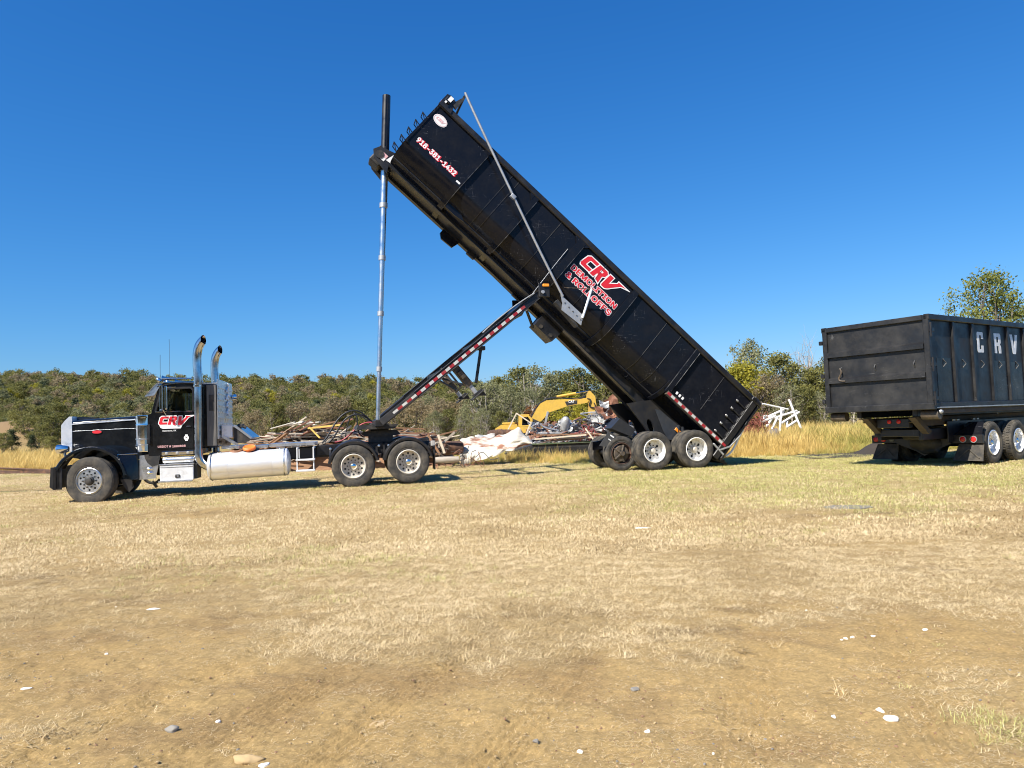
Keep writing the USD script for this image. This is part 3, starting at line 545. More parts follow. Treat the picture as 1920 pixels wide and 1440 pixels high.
def ridge_forest():
    r = np.random.default_rng(21); pr = []
    for lf, n, W, H, cr in [('olive', 3, 9, 9, 'round'), ('brown', 2, 8, 8.5, 'round'), ('grey', 2, 8, 8.5, 'round'), ('dark', 2, 6, 9, 'column'), ('yellow', 1, 7.5, 8, 'round')]:
        for k in range(n):
            w, c = tree_shape(r, H=H, W=W, base=.12, ncl=60, per=26, leaf=.50, crown=cr); pr.append((c, LEAF[lf]))
    n = 10500; y = 112 + 228 * r.random(n); u = -.80 + 1.75 * r.random(n); x = u * y
    bare = np.exp(-((x + 88) / 19) ** 2 - ((y - 128) / 19) ** 2)
    k = (bare < .28) & (r.random(n) < np.where(u > .1, .45, .9) * np.interp(y, [112, 200, 330], [.62, .66, .62])) & (y > np.where(u < -.5, 126, 114)); x, y = x[k], y[k]
    m = meshkit.fbm(P3(x, y, .03), 3, 5); t = r.random(len(x)); up = (y - 120) / 200
    idx = np.where(t < .42, r.integers(0, 3, len(x)), np.where(t < .58 + .14 * up, 3 + r.integers(0, 2, len(x)), np.where(t < .80 + .06 * up, 5 + r.integers(0, 2, len(x)), np.where(t < .89, 7 + r.integers(0, 2, len(x)), 9))))
    idx = np.where((m > .66) & (t > .6), 9, idx)
    s = r.uniform(.55, 1.2, len(x)) * np.interp(y, [112, 180, 320], [.46, .60, .88]) * np.where(idx >= 7, .92, 1)
    nb = 700; yb = -45 - 60 * r.random(nb); xb = r.uniform(-150, 150, nb); x = np.concatenate([x, xb]); y = np.concatenate([y, yb]); idx = np.concatenate([idx, r.integers(0, 7, nb)]); s = np.concatenate([s, r.uniform(1.0, 1.5, nb)])   # unseen trees behind the viewer, placed to darken reflections in the truck paint
    instancer('ridge_forest', pr, np.stack([x, y, big_z(x, y) - .6], 1), r.random(len(x)) * 360, np.stack([s, s, s * r.uniform(.75, 1.1, len(x))], 1), idx, 'dense mixed autumn wood covering the ridge behind the field and unseen trees behind the viewer', 'forest')
ridge_forest()
# ---------------------------------------------------------------- vehicle materials
black = scratched('black_paint', (.006, .007, .009), .13, amt=.08, dust=(.02, .018, .015), dents=.06, coat=.0)
tubblack = scratched('scuffed_black_paint', (.007, .008, .012), .2, scr=(.26, .26, .28), dust=(.022, .02, .019), amt=.75, dents=.38, coat=.08, spec=.16)
frameblack = scratched('frame_black', (.010, .010, .012), .4, dust=(.05, .042, .03), amt=.25, dents=.1, coat=.0)
binblack = scratched('container_black', (.011, .011, .012), .46, scr=(.16, .16, .16), dust=(.05, .047, .043), amt=.4, dents=.55, coat=.0)
rubber = plain('tyre_rubber', (.035, .034, .033), .82, spec=.3, dirt=(.17, .145, .11), dirt_amt=.6, dirt_scale=5, lo=.4, hi=.72, vary=.2, bump=.25, bump_scale=60)
rubber_d = plain('tread_rubber', (.03, .03, .03), .85, spec=.3, dirt=(.15, .13, .10), dirt_amt=.75, dirt_scale=4, lo=.35, hi=.65, bump=.3, bump_scale=50)
chrome = plain('chrome', (.80, .81, .83), .09, 1.0, dirt=(.45, .42, .36), dirt_amt=.35, dirt_scale=6, rough_var=.06, vary=.05)
stack_m = plain('stack_steel', (.56, .57, .59), .17, 1.0, dirt=(.30, .28, .26), dirt_amt=.5, dirt_scale=3, rough_var=.08)
alum = plain('brushed_aluminium', (.66, .67, .68), .34, 1.0, dirt=(.36, .33, .27), dirt_amt=.5, dirt_scale=5, vary=.08, bump=.04, bump_scale=40)
alum_b = plain('bright_aluminium', (.86, .87, .88), .38, .75, dirt=(.5, .48, .44), dirt_amt=.3, dirt_scale=5, vary=.04)
tank_al = plain('tank_aluminium', (.84, .84, .84), .42, .6, dirt=(.5, .46, .4), dirt_amt=.45, dirt_scale=2.4, vary=.06, stretch=(.5, 2, 2), lo=.45, hi=.75)
white_al = plain('white_box', (.74, .75, .76), .42, .25, dirt=(.4, .36, .3), dirt_amt=.4, dirt_scale=4)
rimw = plain('white_rim', (.74, .72, .68), .5, dirt=(.36, .30, .22), dirt_amt=.45, dirt_scale=7)
rimd = plain('dull_rim', (.58, .54, .47), .5, metal=.15, dirt=(.30, .23, .15), dirt_amt=.6, dirt_scale=8)
dark = plain('dark_steel', (.02, .02, .02), .6, dirt=(.10, .08, .06), dirt_amt=.6, dirt_scale=7)
greasy = plain('greasy_steel', (.085, .07, .055), .6, .3, dirt=(.20, .13, .07), dirt_amt=.7, dirt_scale=6, vary=.4)
rust = plain('rust', (.09, .05, .035), .9, dirt=(.30, .15, .08), dirt_amt=.7, dirt_scale=6, vary=.35, bump=.3, bump_scale=40)
galv = plain('galvanised', (.44, .45, .46), .5, .6, dirt=(.30, .28, .25), dirt_amt=.5, dirt_scale=9, vary=.15)
steelblue = plain('polished_rod', (.72, .72, .72), .30, 1.0, dirt=(.4, .4, .4), dirt_amt=.3, vary=.05)
decal_w = plain('white_decal', (.80, .80, .79), .5, dirt=(.55, .53, .5), dirt_amt=.25)
decal_r = plain('red_decal', (.62, .018, .030), .45, vary=.08)
decal_p = plain('pink_decal', (.72, .42, .42), .5, vary=.06)
reflect_w = plain('white_tape', (.50, .50, .49), .4, dirt=(.4, .36, .3), dirt_amt=.5, dirt_scale=9)
reflect_r = plain('red_tape', (.30, .018, .026), .4, dirt=(.28, .08, .07), dirt_amt=.5, dirt_scale=9)
amber = plain('amber_lens', (.85, .28, .02), .25, vary=.05)
redlens = plain('red_lens', (.55, .02, .02), .2, vary=.05)
hose_m = plain('hose_rubber', (.02, .02, .022), .45)
clearlens = plain('dull_lens', (.35, .34, .32), .2, vary=.1)
orange = plain('orange_plastic', (.85, .18, .03), .5)
cloth = plain('cab_interior', (.06, .06, .065), .8)
glass = usdkit.material(stage, LK + 'window_glass', {'t': ('transparent_bsdf', {'color': (.62, .67, .67)}), 'g': ('glossy_bsdf', {'color': (.9, .92, .95), 'roughness': .03}), 'f': ('fresnel', {'IOR': 1.7}), 'm': ('mix_closure', {})},
                        [('f.fac', 'm.fac'), ('t.BSDF', 'm.closure1'), ('g.BSDF', 'm.closure2')], surface='m.closure')

def tyre_mesh(D, w, rr, y0=0.0, lugs=False):
    R = D / 2; b = MB()
    g = []
    tw = w - .07
    for k in range(5):
        a = y0 + .035 + tw * k / 5; e = tw / 5
        g += [(R - .004 * abs(k - 2), a + .006), (R - .004 * abs(k - 2), a + e - .006), (R - .016, a + e - .003), (R - .016, a + e + .003)]
    g = g[:-2]
    prof = [(rr - .006, y0 + .05), (rr + .008, y0 + .022), (rr + .03, y0 + .012), (rr + .045, y0 + .016), (rr + .07, y0 + .004), (rr + (R - rr) * .55, y0), (R - .06, y0 + .006), (R - .035, y0 + .012), (R - .028, y0 + .02), (R - .012, y0 + .03)] + g
    far = [(r_, 2 * y0 + w - y_) for r_, y_ in prof[:10]][::-1]
    b.lathe(prof + far, n=64)
    if lugs:
        for k in range(46):
            a = 2 * math.pi * k / 46
            for sy in (0, 1):
                M = rotm([0, 1, 0], math.degrees(a + (sy * .5) * 2 * math.pi / 46)) @ trans(0, y0 + .04 + sy * (w - .08 - .075), R - .004)
                b.box(-.022, .022, 0, .075, -.01, .012, .003, M)
    return b
def wheel(parent, s, v, z, D=1.04, w=.27, rr=.30, style='drive', yaw=0.0, inner=True, bare=False):
    """a wheel whose outer face looks along -y (yaw 180 for the other side)"""
    p = numbered(parent, 'wheel'); x = UsdGeom.Xform.Define(stage, p); x.AddTranslateOp().Set(Gf.Vec3d(s, v, z)); x.AddRotateZOp().Set(float(yaw))
    t0 = w + .05 if bare else 0
    part(p, 'tyre', tyre_mesh(D, w, rr, t0, style == 'chrome'), rubber if style != 'chrome' else rubber_d)
    if inner and not bare: part(p, 'tyre', tyre_mesh(D, w, rr, w + .05, style == 'chrome'), rubber_d)
    depth = {'steer': .045, 'drive': .155, 'trailer': .20, 'chrome': .15}[style]; rm = {'steer': chrome, 'drive': rimd, 'trailer': rimw, 'chrome': alum_b}[style]
    rm = alum if style == 'steer' else rm
    if bare:
        part(p, 'brake_drum', MB().lathe([(.08, t0 + .02), (.2, t0 + .02), (.215, t0 + .04), (.215, t0 + .2)], n=32).lathe([(0, t0 - .08), (.06, t0 - .08), (.065, t0 - .06), (.065, t0 + .03), (.15, t0 + .03)], n=24), greasy)
        part(p, 'rim', MB().lathe([(rr + .003, t0 + .02), (rr - .012, t0 + .012), (rr - .02, t0 + .06), (rr - .03, t0 + .22)], n=48), rust)
        b = MB()
        for k in range(5): a = k * 2 * math.pi / 5; b.bar((.05 * math.cos(a), t0 - .0, .05 * math.sin(a)), (.235 * math.cos(a), t0 + .03, .235 * math.sin(a)), .05, .04)
        part(p, 'spokes', b, greasy); return p
    b = MB().lathe([(rr + .004, .03), (rr + .004, .016), (rr - .012, .008), (rr - .02, .02), (rr - .026, .05), (rr - .035, depth)], n=56)
    nh, hr, hrad = {'steer': (10, .024, .205), 'drive': (10, .026, .208), 'trailer': (5, .036, .195), 'chrome': (10, .026, .2)}[style]
    g = Point(0, 0).buffer(rr - .03, 24)
    for k in range(nh):
        a = 2 * math.pi * (k + .5) / nh; q = Point(hrad * math.cos(a), hrad * math.sin(a)).buffer(hr, 6)
        g = g.difference(affinity.rotate(affinity.scale(q, 1.0, 1.0), math.degrees(a), origin='centroid'))
    b.prism(g, depth - .004, depth + .014)
    part(p, 'rim', b, rm, 30)
    part(p, 'brake_drum', MB().lathe([(0, depth + .03), (rr - .06, depth + .03), (rr - .05, depth + .05), (rr - .05, w + .1)], n=24), dark)
    h = MB()
    if style == 'drive': h.lathe([(.098, depth), (.098, depth - .03), (.088, depth - .075), (.06, depth - .105), (.03, depth - .115), (0, depth - .117)], n=28); hm = chrome
    elif style == 'steer': h.lathe([(.105, depth), (.1, depth - .03), (.078, depth - .04), (.075, depth - .075), (.05, depth - .085), (0, depth - .085)], n=24); hm = dark
    else: h.lathe([(.1, depth), (.1, depth - .03), (.07, depth - .04), (.065, depth - .1), (.045, depth - .12), (0, depth - .12)], n=24); hm = rimd if style == 'trailer' else chrome
    part(p, 'hub', h, hm)
    l = MB()
    for k in range(10):
        a = 2 * math.pi * k / 10; c = (.143 * math.cos(a), .143 * math.sin(a)); L = .05 if style == 'steer' else .032
        l.cyl((c[0], depth, c[1]), (c[0], depth - L, c[1]), .018, .012, 6)
    part(p, 'lug_nuts', l, dark if style != 'chrome' else chrome, 20)
    return p

def crv_logo(h):
    """three slanted heavy capitals with a swept tail, as shapes one unit high scaled to h"""
    C = Polygon([(.14, 0), (0, .14), (0, .84), (.16, 1), (.98, 1), (.98, .74), (.42, .74), (.36, .68), (.36, .32), (.42, .26), (.98, .26), (.98, 0)])
    R = Polygon([(1.08, -.04), (1.08, 1), (1.82, 1), (2.02, .84), (2.02, .54), (1.86, .42), (2.06, -.18), (1.66, -.04), (1.52, .36), (1.44, .36), (1.44, -.04)], [[(1.44, .6), (1.44, .76), (1.68, .76), (1.68, .6)]])
    V = Polygon([(2.14, .98), (2.50, .98), (2.60, .36), (3.02, .84), (2.98, 1.0), (3.72, 1.0), (3.34, .86), (2.82, .02), (2.66, -.12), (2.34, -.12), (2.26, 0)])
    g = [affinity.scale(affinity.skew(q, 14, 0, origin=(0, 0)), h, h, origin=(0, 0)) for q in (C, R, V)]
    return g
def lettering(parent, name, geom, mat, M, lift, th=.003):
    """flat letters in the (x, z) plane looking along -y, lifted off the wall at y = 0"""
    return part(parent, name, MB().prism(geom, -lift - th, -lift, 'y', M), mat, False)

# ---------------------------------------------------------------- the tractor
def tractor():
    t = thing('semi_truck', 'black long-nosed semi tractor with chrome stacks and big silver fuel tank', 'truck', (-9.565, 16.655, 0), 12.0)
    W2 = 2.44
    # frame
    b = MB()
    for v in (.80, 1.56): b.prism([(-.5, .62), (-.5, .86), (4.9, 1.08), (7.72, 1.17), (7.72, .88), (4.9, .80)], v, v + .085)
    for s in (.9, 2.4, 3.9, 5.2, 6.4, 7.6): b.box(s, s + .12, .885, 1.56, .72 + s * .03, .92 + s * .03)
    part(t, 'frame', b, frameblack)
    b = MB().box(4.93, 7.70, .70, .79, .84, 1.10, .01).box(3.3, 4.9, .70, .79, .80, 1.06, .01)
    part(t, 'side_plate', b, frameblack)
    # axles and wheels
    part(t, 'axle', MB().cyl((0, .3, .5), (0, 2.14, .5), .06, n=12).box(-.08, .08, .6, 1.84, .42, .52), frameblack)
    for s, z in ((5.81, .578), (7.13, .624)):
        part(t, 'axle', MB().cyl((s, .3, z), (s, 2.14, z), .09, n=14).lathe([(0, -.25), (.16, -.2), (.22, 0), (.16, .2), (0, .25)], (s, 1.22, z), (1, 0, 0), 20).bar((s - .6, .84, z + .12), (s + .6, .84, z + .12), .09, .09).bar((s - .6, 1.6, z + .12), (s + .6, 1.6, z + .12), .09, .09), frameblack)
    wheel(t, 0, 0.0, .525, 1.085, .31, .29, 'steer', -10, inner=False); wheel(t, 0, W2, .525, 1.085, .31, .29, 'steer', 170, inner=False)
    for s, z in ((5.81, .578), (7.13, .624)):
        wheel(t, s, 0, z, 1.035, .26, .295, 'drive'); wheel(t, s, W2, z, 1.035, .26, .295, 'drive', 180)
    # hood
    secs = []
    for s, hw, zt, zb, sh in ((-.60, .50, 1.90, 1.05, .13), (-.3, .545, 1.925, .98, .14), (.3, .61, 1.945, .95, .14), (.9, .70, 1.965, .95, .14), (1.18, .76, 1.975, .95, .14)):
        a = np.linspace(0, np.pi / 2, 6)
        left = [(s, 1.22 - hw, zb), (s, 1.22 - hw, zb + .3), (s, 1.22 - hw, zt - sh - .15)] + [(s, 1.22 - hw + sh * (1 - math.cos(q)), zt - sh * .55 + sh * .55 * math.sin(q)) for q in a]
        right = [(s, 2.44 - y, z) for _, y, z in left[::-1]]
        secs.append(left + right)
    part(t, 'hood', MB().loft(secs), black, 40)
    b = MB()
    b.tube([(-.58, .715, 1.815), (-.3, .668, 1.835), (.3, .602, 1.855), (.86, .52, 1.88)], .016, 6)
    part(t, 'trim_strip', b, alum_b)
    part(t, 'trim_strip', MB().tube([(-.58, .718, 1.655), (-.3, .673, 1.66), (.3, .608, 1.67), (.82, .53, 1.675)], .008, 6), alum_b)
    part(t, 'emblem', MB().prism(affinity.scale(Point(0, 0).buffer(1, 12), .105, .036), -.012, 0, 'y', trans(-.02, .637, 1.62) @ rotm([0, 0, 1], -6.5)), decal_r)
    part(t, 'emblem_rim', MB().prism(affinity.scale(Point(0, 0).buffer(1, 12), .12, .047), -.006, .004, 'y', trans(-.02, .637, 1.62) @ rotm([0, 0, 1], -6.5)), chrome)
    # grille shell, headlights, bumper
    b = MB()
    prof = [(-.80, 1.22), (-.80, 1.80), (-.73, 1.90), (-.63, 2.0), (-.57, 2.0), (-.57, 1.18)]
    b.prism(prof, .70, .80).prism(prof, 1.64, 1.74).prism([(-.80, 1.84), (-.73, 1.90), (-.63, 2.0), (-.57, 2.0), (-.57, 1.84)], .801, 1.639).prism([(-.78, 1.18), (-.78, 1.27), (-.57, 1.27), (-.57, 1.18)], .801, 1.639)
    part(t, 'grille_shell', b, alum_b, 25)
    b = MB()
    for k in range(16): b.box(-.765, -.745, .82 + k * .053, .835 + k * .053, 1.27, 1.84, .003)
    part(t, 'grille_bars', b, chrome); part(t, 'radiator', MB().box(-.74, -.70, .80, 1.64, 1.2, 1.86), dark)
    part(t, 'hood_scoop', MB().loft([[(-.56, 1.0, 1.9), (-.56, 1.02, 2.0), (-.56, 1.42, 2.0), (-.56, 1.44, 1.9)], [(-.2, 1.0, 1.92), (-.2, 1.04, 1.975), (-.2, 1.4, 1.975), (-.2, 1.44, 1.92)]]), black)
    for v in (.38, 2.06):
        h = numbered(t, 'headlight'); UsdGeom.Xform.Define(stage, h)
        part(h, 'pod', MB().lathe([(0, .0), (.06, .02), (.095, .08), (.105, .16), (.10, .26), (.0, .262)], (-.51, v, 1.255), (-1, 0, 0), 24), chrome)
        part(h, 'lens', MB().lathe([(.092, 0), (.06, .02), (0, .028)], (-.772, v, 1.255), (-1, 0, 0), 20), clearlens)
        part(h, 'bracket', MB().cyl((-.62, v, 1.16), (-.58, v, .98), .03, .02), chrome)
    g = [[(-.79 + .12 * max(0, abs(k - 7.5) - 5.5) / 2, .02 + 2.4 * k / 15, z) for k in range(16)] for z in (.36, .60, .86)]
    part(t, 'bumper', MB().sheet(g, .03).box(-.74, -.55, .03, .05, .36, .85), frameblack, 40)
    # fenders
    def arch(r0, r1, v0, v1, a0, a1, cs, cz, n=26, lip=.0):
        m = MB(); a = np.radians(np.linspace(a0, a1, n)); st = [(v0, r1 - .07), (v0 - .004, r1 - .02), (v0 + .02, r1), ((v0 + v1) / 2, r1 + .01), (v1, r1)]
        G = [[(cs + q * math.cos(x), v, cz + q * math.sin(x)) for x in a] for v, q in st]
        return m.sheet(G, .018)
    for sd in (0, 1):
        m = arch(.6, .775, .0, .62, 158, 8, 0.02, .515, 30)
        # swept tail of the fender
        m.sheet([[(.70, .01, .55), (.72, .02, .8), (.60, .03, 1.02)], [(.86, .10, .5), (.86, .11, .8), (.70, .12, 1.06)], [(.98, .2, .5), (.97, .21, .8), (.93, .22, 1.08)]], .012)
        m.box(.88, .98, .2, .24, .48, 1.08)
        if sd: m.xf(lambda v: v * [1, -1, 1] + [0, W2, 0])
        part(t, 'fender', m, black, 40)
    part(t, 'fender_trim', MB().box(.50, .97, .17, .20, 1.075, 1.092, .004), chrome)
    part(t, 'mud_flap', MB().prism([(-.78, .86), (-.60, .86), (-.60, .40), (-.72, .36), (-.80, .42)], .03, .05), frameblack)
    part(t, 'mud_flap', MB().prism([(.62, .52), (.86, .52), (.90, .33), (.80, .22), (.70, .34)], .12, .135), frameblack)
    part(t, 'step_fairing', MB().prism([(1.0, 1.035), (1.44, 1.085), (1.40, .80), (1.33, .50), (.99, .48)], .235, .27), alum, label='polished panel behind the fender')
    part(t, 'fairing_top', MB().prism([(1.10, 1.05), (1.43, 1.078), (1.395, .81), (1.27, .77), (1.17, .86), (1.12, .96)], .222, .234), dark)  # dark sheet standing in for the reflection on the upper polished panel
    for z in (.73, .635): part(t, 'louver', MB().lathe([(0, .02), (.05, .012), (.075, 0)], (1.22, .235, z), (0, -1, 0), 16).xf(lambda v, z=z: (v - [1.22, 0, z]) * [1, 1, .42] + [1.22, 0, z]), chrome)
    part(t, 'hanger', MB().tube(curve([(1.0, .6, .6), (1.1, .5, .42), (1.25, .5, .38), (1.36, .5, .46)], 10), .035, 8).bar((1.2, .5, .42), (1.3, .5, .28), .06, .06), dark)
    # air cleaners
    for v in (.36, 2.08):
        a = numbered(t, 'air_cleaner'); UsdGeom.Xform.Define(stage, a)
        part(a, 'canister', MB().lathe([(0, 1.12), (.165, 1.12), (.175, 1.14), (.175, 1.72), (.182, 1.725), (.182, 1.76), (.175, 1.77), (.175, 1.9), (.183, 1.91), (.183, 1.95), (.12, 1.965), (0, 1.965)], (1.06, v, 0), (0, 0, 1), 32), chrome)
        part(a, 'band', MB().lathe([(.177, 1.40), (.181, 1.402), (.181, 1.43), (.177, 1.432)], (1.06, v, 0), (0, 0, 1), 32), alum)
        part(a, 'band', MB().lathe([(.177, 1.27), (.181, 1.272), (.181, 1.29), (.177, 1.292)], (1.06, v, 0), (0, 0, 1), 32), alum)
    part(t, 'intake_pipe', MB().tube([(1.06, .36, 1.5), (1.2, .5, 1.55), (1.24, .7, 1.55)], .07, 10).box(1.2, 1.24, .18, .24, 1.3, 1.75), frameblack)
    # cab: side profile, with window and door openings cut through
    cabp = Polygon([(1.20, 1.02), (1.20, 1.97), (1.27, 1.985), (1.42, 2.56), (1.47, 2.66), (1.56, 2.69), (2.16, 2.70), (2.21, 2.66), (2.21, 1.02)])
    win = Polygon([(1.375, 2.045), (1.50, 2.50), (1.53, 2.55), (2.11, 2.555), (2.15, 2.52), (2.15, 2.035)]).buffer(-.02).buffer(.02)
    c = numbered(t, 'cab'); UsdGeom.Xform.Define(stage, c)
    for v in (.22, 2.18): part(c, 'side_wall', MB().prism(cabp.difference(win), v, v + .04), black)
    b = MB(); b.sheet([[(1.20, .262, 1.03), (1.20, 2.178, 1.03)], [(1.20, .262, 1.97), (1.20, 2.178, 1.97)], [(1.27, .262, 1.985), (1.27, 2.178, 1.985)]], .02)
    b.sheet([[(s, .21 + (2.02) * k / 10, z + .055 * math.sin(math.pi * k / 10) ** .5) for k in range(11)] for s, z in ((1.40, 2.60), (1.47, 2.66), (1.56, 2.69), (1.9, 2.70), (2.16, 2.70), (2.23, 2.66))], .02)
    b.box(2.19, 2.22, .26, 2.18, 1.02, 2.66, .01).box(1.22, 2.2, .262, 2.178, 1.0, 1.03)
    for k in (.262, 1.20, 2.13): b.bar((1.27, k + .02, 1.985), (1.43, k + .02, 2.60), .05, .05)
    part(c, 'roof_and_cowl', b, black, 30)
    part(c, 'windshield', MB().sheet([[(1.285, .29, 2.0), (1.285, 2.15, 2.0)], [(1.425, .29, 2.58), (1.425, 2.15, 2.58)]], .006), glass, False)
    part(c, 'side_window', MB().prism(win.buffer(.01), .236, .242), glass, False); part(c, 'side_window', MB().prism(win.buffer(.01), 2.196, 2.202), glass, False)
    part(c, 'window_divider', MB().bar((1.56, .232, 2.55), (1.60, .232, 2.04), .012, .02), frameblack)
    part(c, 'seat', MB().box(1.72, 1.84, .45, .95, 1.75, 2.42, .05).box(1.5, 1.8, .45, .95, 1.6, 1.78, .04), cloth); part(c, 'dashboard', MB().box(1.24, 1.42, .28, 2.16, 1.7, 2.02, .03), cloth)
    part(c, 'steering_wheel', MB().tube([(1.52 + .06 * math.sin(a), .72 + .22 * math.cos(a), 2.02 + .2 * math.sin(a)) for a in np.linspace(0, 2 * np.pi, 25)], .014, 6), cloth)
    d = numbered(t, 'door'); UsdGeom.Xform.Define(stage, d)
    part(d, 'door_skin', MB().prism(Polygon([(1.36, 1.17), (1.345, 1.98), (1.365, 2.02), (2.17, 2.015), (2.17, 1.17)]), .205, .219), black)
    part(d, 'window_frame', MB().prism(win.buffer(.045).difference(win.buffer(.005)), .206, .219), frameblack)
    b = MB().box(1.355, 1.60, .196, .204, 2.025, 2.045, .003).box(1.68, 1.90, .196, .204, 2.025, 2.045, .003).box(2.02, 2.15, .196, .204, 2.025, 2.045, .003); part(d, 'belt_trim', b, chrome)
    part(d, 'drip_trim', MB().box(1.60, 1.80, .2, .212, 2.595, 2.612, .003), chrome)
    part(d, 'handle', MB().box(2.02, 2.12, .185, .203, 1.66, 1.685, .004), chrome)
    b = MB().tube(curve([(1.5, .2, 2.645), (1.8, .195, 2.69), (2.18, .2, 2.69)], 10), .013, 6); part(c, 'gutter', b, chrome)
    # door lettering
    M = trans(1.42, .203, 1.735)
    G = crv_logo(.185); U = union_all(G)
    lettering(t, 'logo_outline', U.buffer(.018, join_style=2), decal_w, M, .001); lettering(t, 'logo', U, decal_r, M, .0045)
    lettering(t, 'logo_banner', Polygon([(.04, -.075), (.02, -.02), (.52, -.02), (.48, -.10), (.1, -.10)]), decal_w, M, .001)
    lettering(t, 'town_name', fit_text('Claremore, OK', .04, .30, True), decal_w, trans(1.50, .203, 1.565), .001)
    lettering(t, 'number_line', fit_text('USDOT # 1880808', .05, .60, True), decal_p, trans(1.40, .203, 1.20), .001)
    lettering(t, 'seal', Point(0, 0).buffer(.055, 12).union(sbox(-.03, -.075, .03, .075)).difference(sbox(-.02, -.01, .02, .012)).difference(sbox(-.028, .03, .0, .04)), decal_w, trans(2.02, .203, 1.41), .001)
    # visor, horns, roof lights, mirrors, aerials
    part(t, 'sun_visor', MB().sheet([[(1.13, .22, 2.40), (1.11, 1.22, 2.41), (1.13, 2.22, 2.40)], [(1.30, .2, 2.60), (1.28, 1.22, 2.63), (1.30, 2.24, 2.60)], [(1.40, .2, 2.70), (1.38, 1.22, 2.74), (1.40, 2.24, 2.70)]], .012).prism([(1.13, 2.395), (1.40, 2.70), (1.44, 2.60), (1.33, 2.42)], .215, .222), alum, 40)
    for v in (.55, 1.85):
        part(t, 'air_horn', MB().lathe([(.075, 0), (.055, .03), (.035, .12), (.022, .3), (.018, .62), (.025, .66), (0, .67)], (1.43, v, 2.83), (1, 0, -.02), 16).cyl((1.5, v, 2.74), (1.5, v, 2.82), .012).cyl((2.05, v, 2.74), (2.05, v, 2.82), .012), chrome)
    for v in (.35, .8, 1.22, 1.64, 2.09):
        part(t, 'roof_light', MB().lathe([(.045, 0), (.05, .05), (.035, .1), (0, .13)], (1.44, v, 2.745), (-.5, 0, .5), 12), chrome)
    for sd in (0, 1):
        v0 = -.02
        m = MB().box(1.60, 1.66, v0, v0 + .05, 2.08, 2.62, .015)
        n_ = MB().tube(curve([(1.50, .2, 2.66), (1.50, .02, 2.64), (1.56, .0, 2.64)], 8), .012, 6).tube(curve([(1.45, .2, 2.06), (1.5, .05, 2.07), (1.56, .0, 2.07)], 8), .012, 6).tube([(1.50, .04, 2.64), (1.50, .04, 2.07)], .010, 6).tube([(1.545, .0, 2.65), (1.545, 0, 2.07)], .014, 6).tube([(1.57, .0, 2.07), (1.62, .05, 1.95)], .01, 6)
        if sd:
            for q in (m, n_): q.xf(lambda v: v * [1, -1, 1] + [0, W2, 0])
        k = numbered(t, 'mirror'); UsdGeom.Xform.Define(stage, k); part(k, 'mirror_shell', m, chrome); part(k, 'bracket', n_, chrome)
    part(t, 'aerial', MB().tube([(1.46, .22, 2.6), (1.47, .2, 3.36)], .004, 5), dark); part(t, 'aerial', MB().tube([(1.61, .5, 2.72), (1.60, .5, 3.76)], .004, 5), dark)
    # exhaust stacks
    for v, cut in ((.12, 1), (2.30, 1)):
        e = numbered(t, 'exhaust_stack'); UsdGeom.Xform.Define(stage, e)
        part(e, 'lower_pipe', MB().tube(curve([(2.62, v + .25, .72), (2.45, v + .06, .74), (2.33, v, .86), (2.30, v, 1.05), (2.30, v, 1.8), (2.30, v, 2.62)], 26), .092, 20, False), stack_m, 50)
        p_ = curve([(2.30, v, 2.60), (2.30, v, 3.0), (2.30, v, 3.38), (2.325, v - .01, 3.50), (2.385, v - .02, 3.62), (2.445, v - .04, 3.68)], 30)
        m = MB().tube(p_, .099, 24, False); m.tube(p_[-9:], .091, 24, False)
        dd = p_[-1] - p_[-2]; dd /= np.linalg.norm(dd); nn = np.array([.90, -.42, .05])
        for ch in m.V:   # the tip is cut at a slant
            q = ch[-24:].copy(); ch[-24:] = q + np.outer(((p_[-1] - q) @ nn) / (dd @ nn), dd)
        part(e, 'upper_pipe', m, stack_m, 60)
        part(e, 'clamp', MB().lathe([(.100, 0), (.107, .005), (.107, .045), (.100, .05)], (2.30, v, 2.585), (0, 0, 1), 24), chrome)
        part(e, 'inner_pipe', MB().tube(p_[-14:-5], .088, 20, True), dark)
    part(t, 'stack_guard', MB().box(2.25, 2.36, 2.22, 2.24, 1.15, 1.5).box(2.25, 2.36, 2.2, 2.22, 1.24, 1.26).box(2.25, 2.36, 2.2, 2.22, 1.34, 1.36).box(2.25, 2.36, 2.2, 2.22, 1.44, 1.46), greasy)
    for z in (1.12, 2.52, 1.36): part(t, 'stack_bracket', MB().box(2.29, 2.36, .12, .24, z - .02, z + .02), chrome)
    # sleeper
    part(t, 'sleeper', MB().box(2.235, 2.69, .24, 2.20, 1.15, 2.66, .03), black)
    part(t, 'sleeper_trim', MB().box(2.24, 2.72, .21, .236, 2.655, 2.685, .004), alum)
    part(t, 'sleeper_side_panel', MB().box(2.47, 2.68, .222, .238, 1.2, 2.64, .004), plain('grey_side_panel', (.11, .105, .10), .45, dirt=(.2, .18, .15), dirt_amt=.4, dirt_scale=3, stretch=(3, 1, .6)))
    part(t, 'vent_window', MB().box(2.52, 2.63, .214, .221, 2.02, 2.40, .01), dark)
    b = MB().box(2.70, 2.73, .20, 2.24, 1.36, 2.77, .01)
    for k in range(9): b.bar((2.735, .22, 1.42 + k * .145), (2.735, 2.22, 1.42 + k * .145), .016, .05, .006)
    part(t, 'rear_wall', b, alum, label='ribbed silver rear wall of the sleeper')
    sc = MB(); zz = np.linspace(0, 1, 60); sc.tube(np.stack([np.full(60, 2.758), 1.35 + .17 * np.sin(zz * 26), 2.68 - .75 * zz + .035 * np.cos(zz * 52)], 1), .022, 6); part(t, 'script_decal', sc, decal_w)
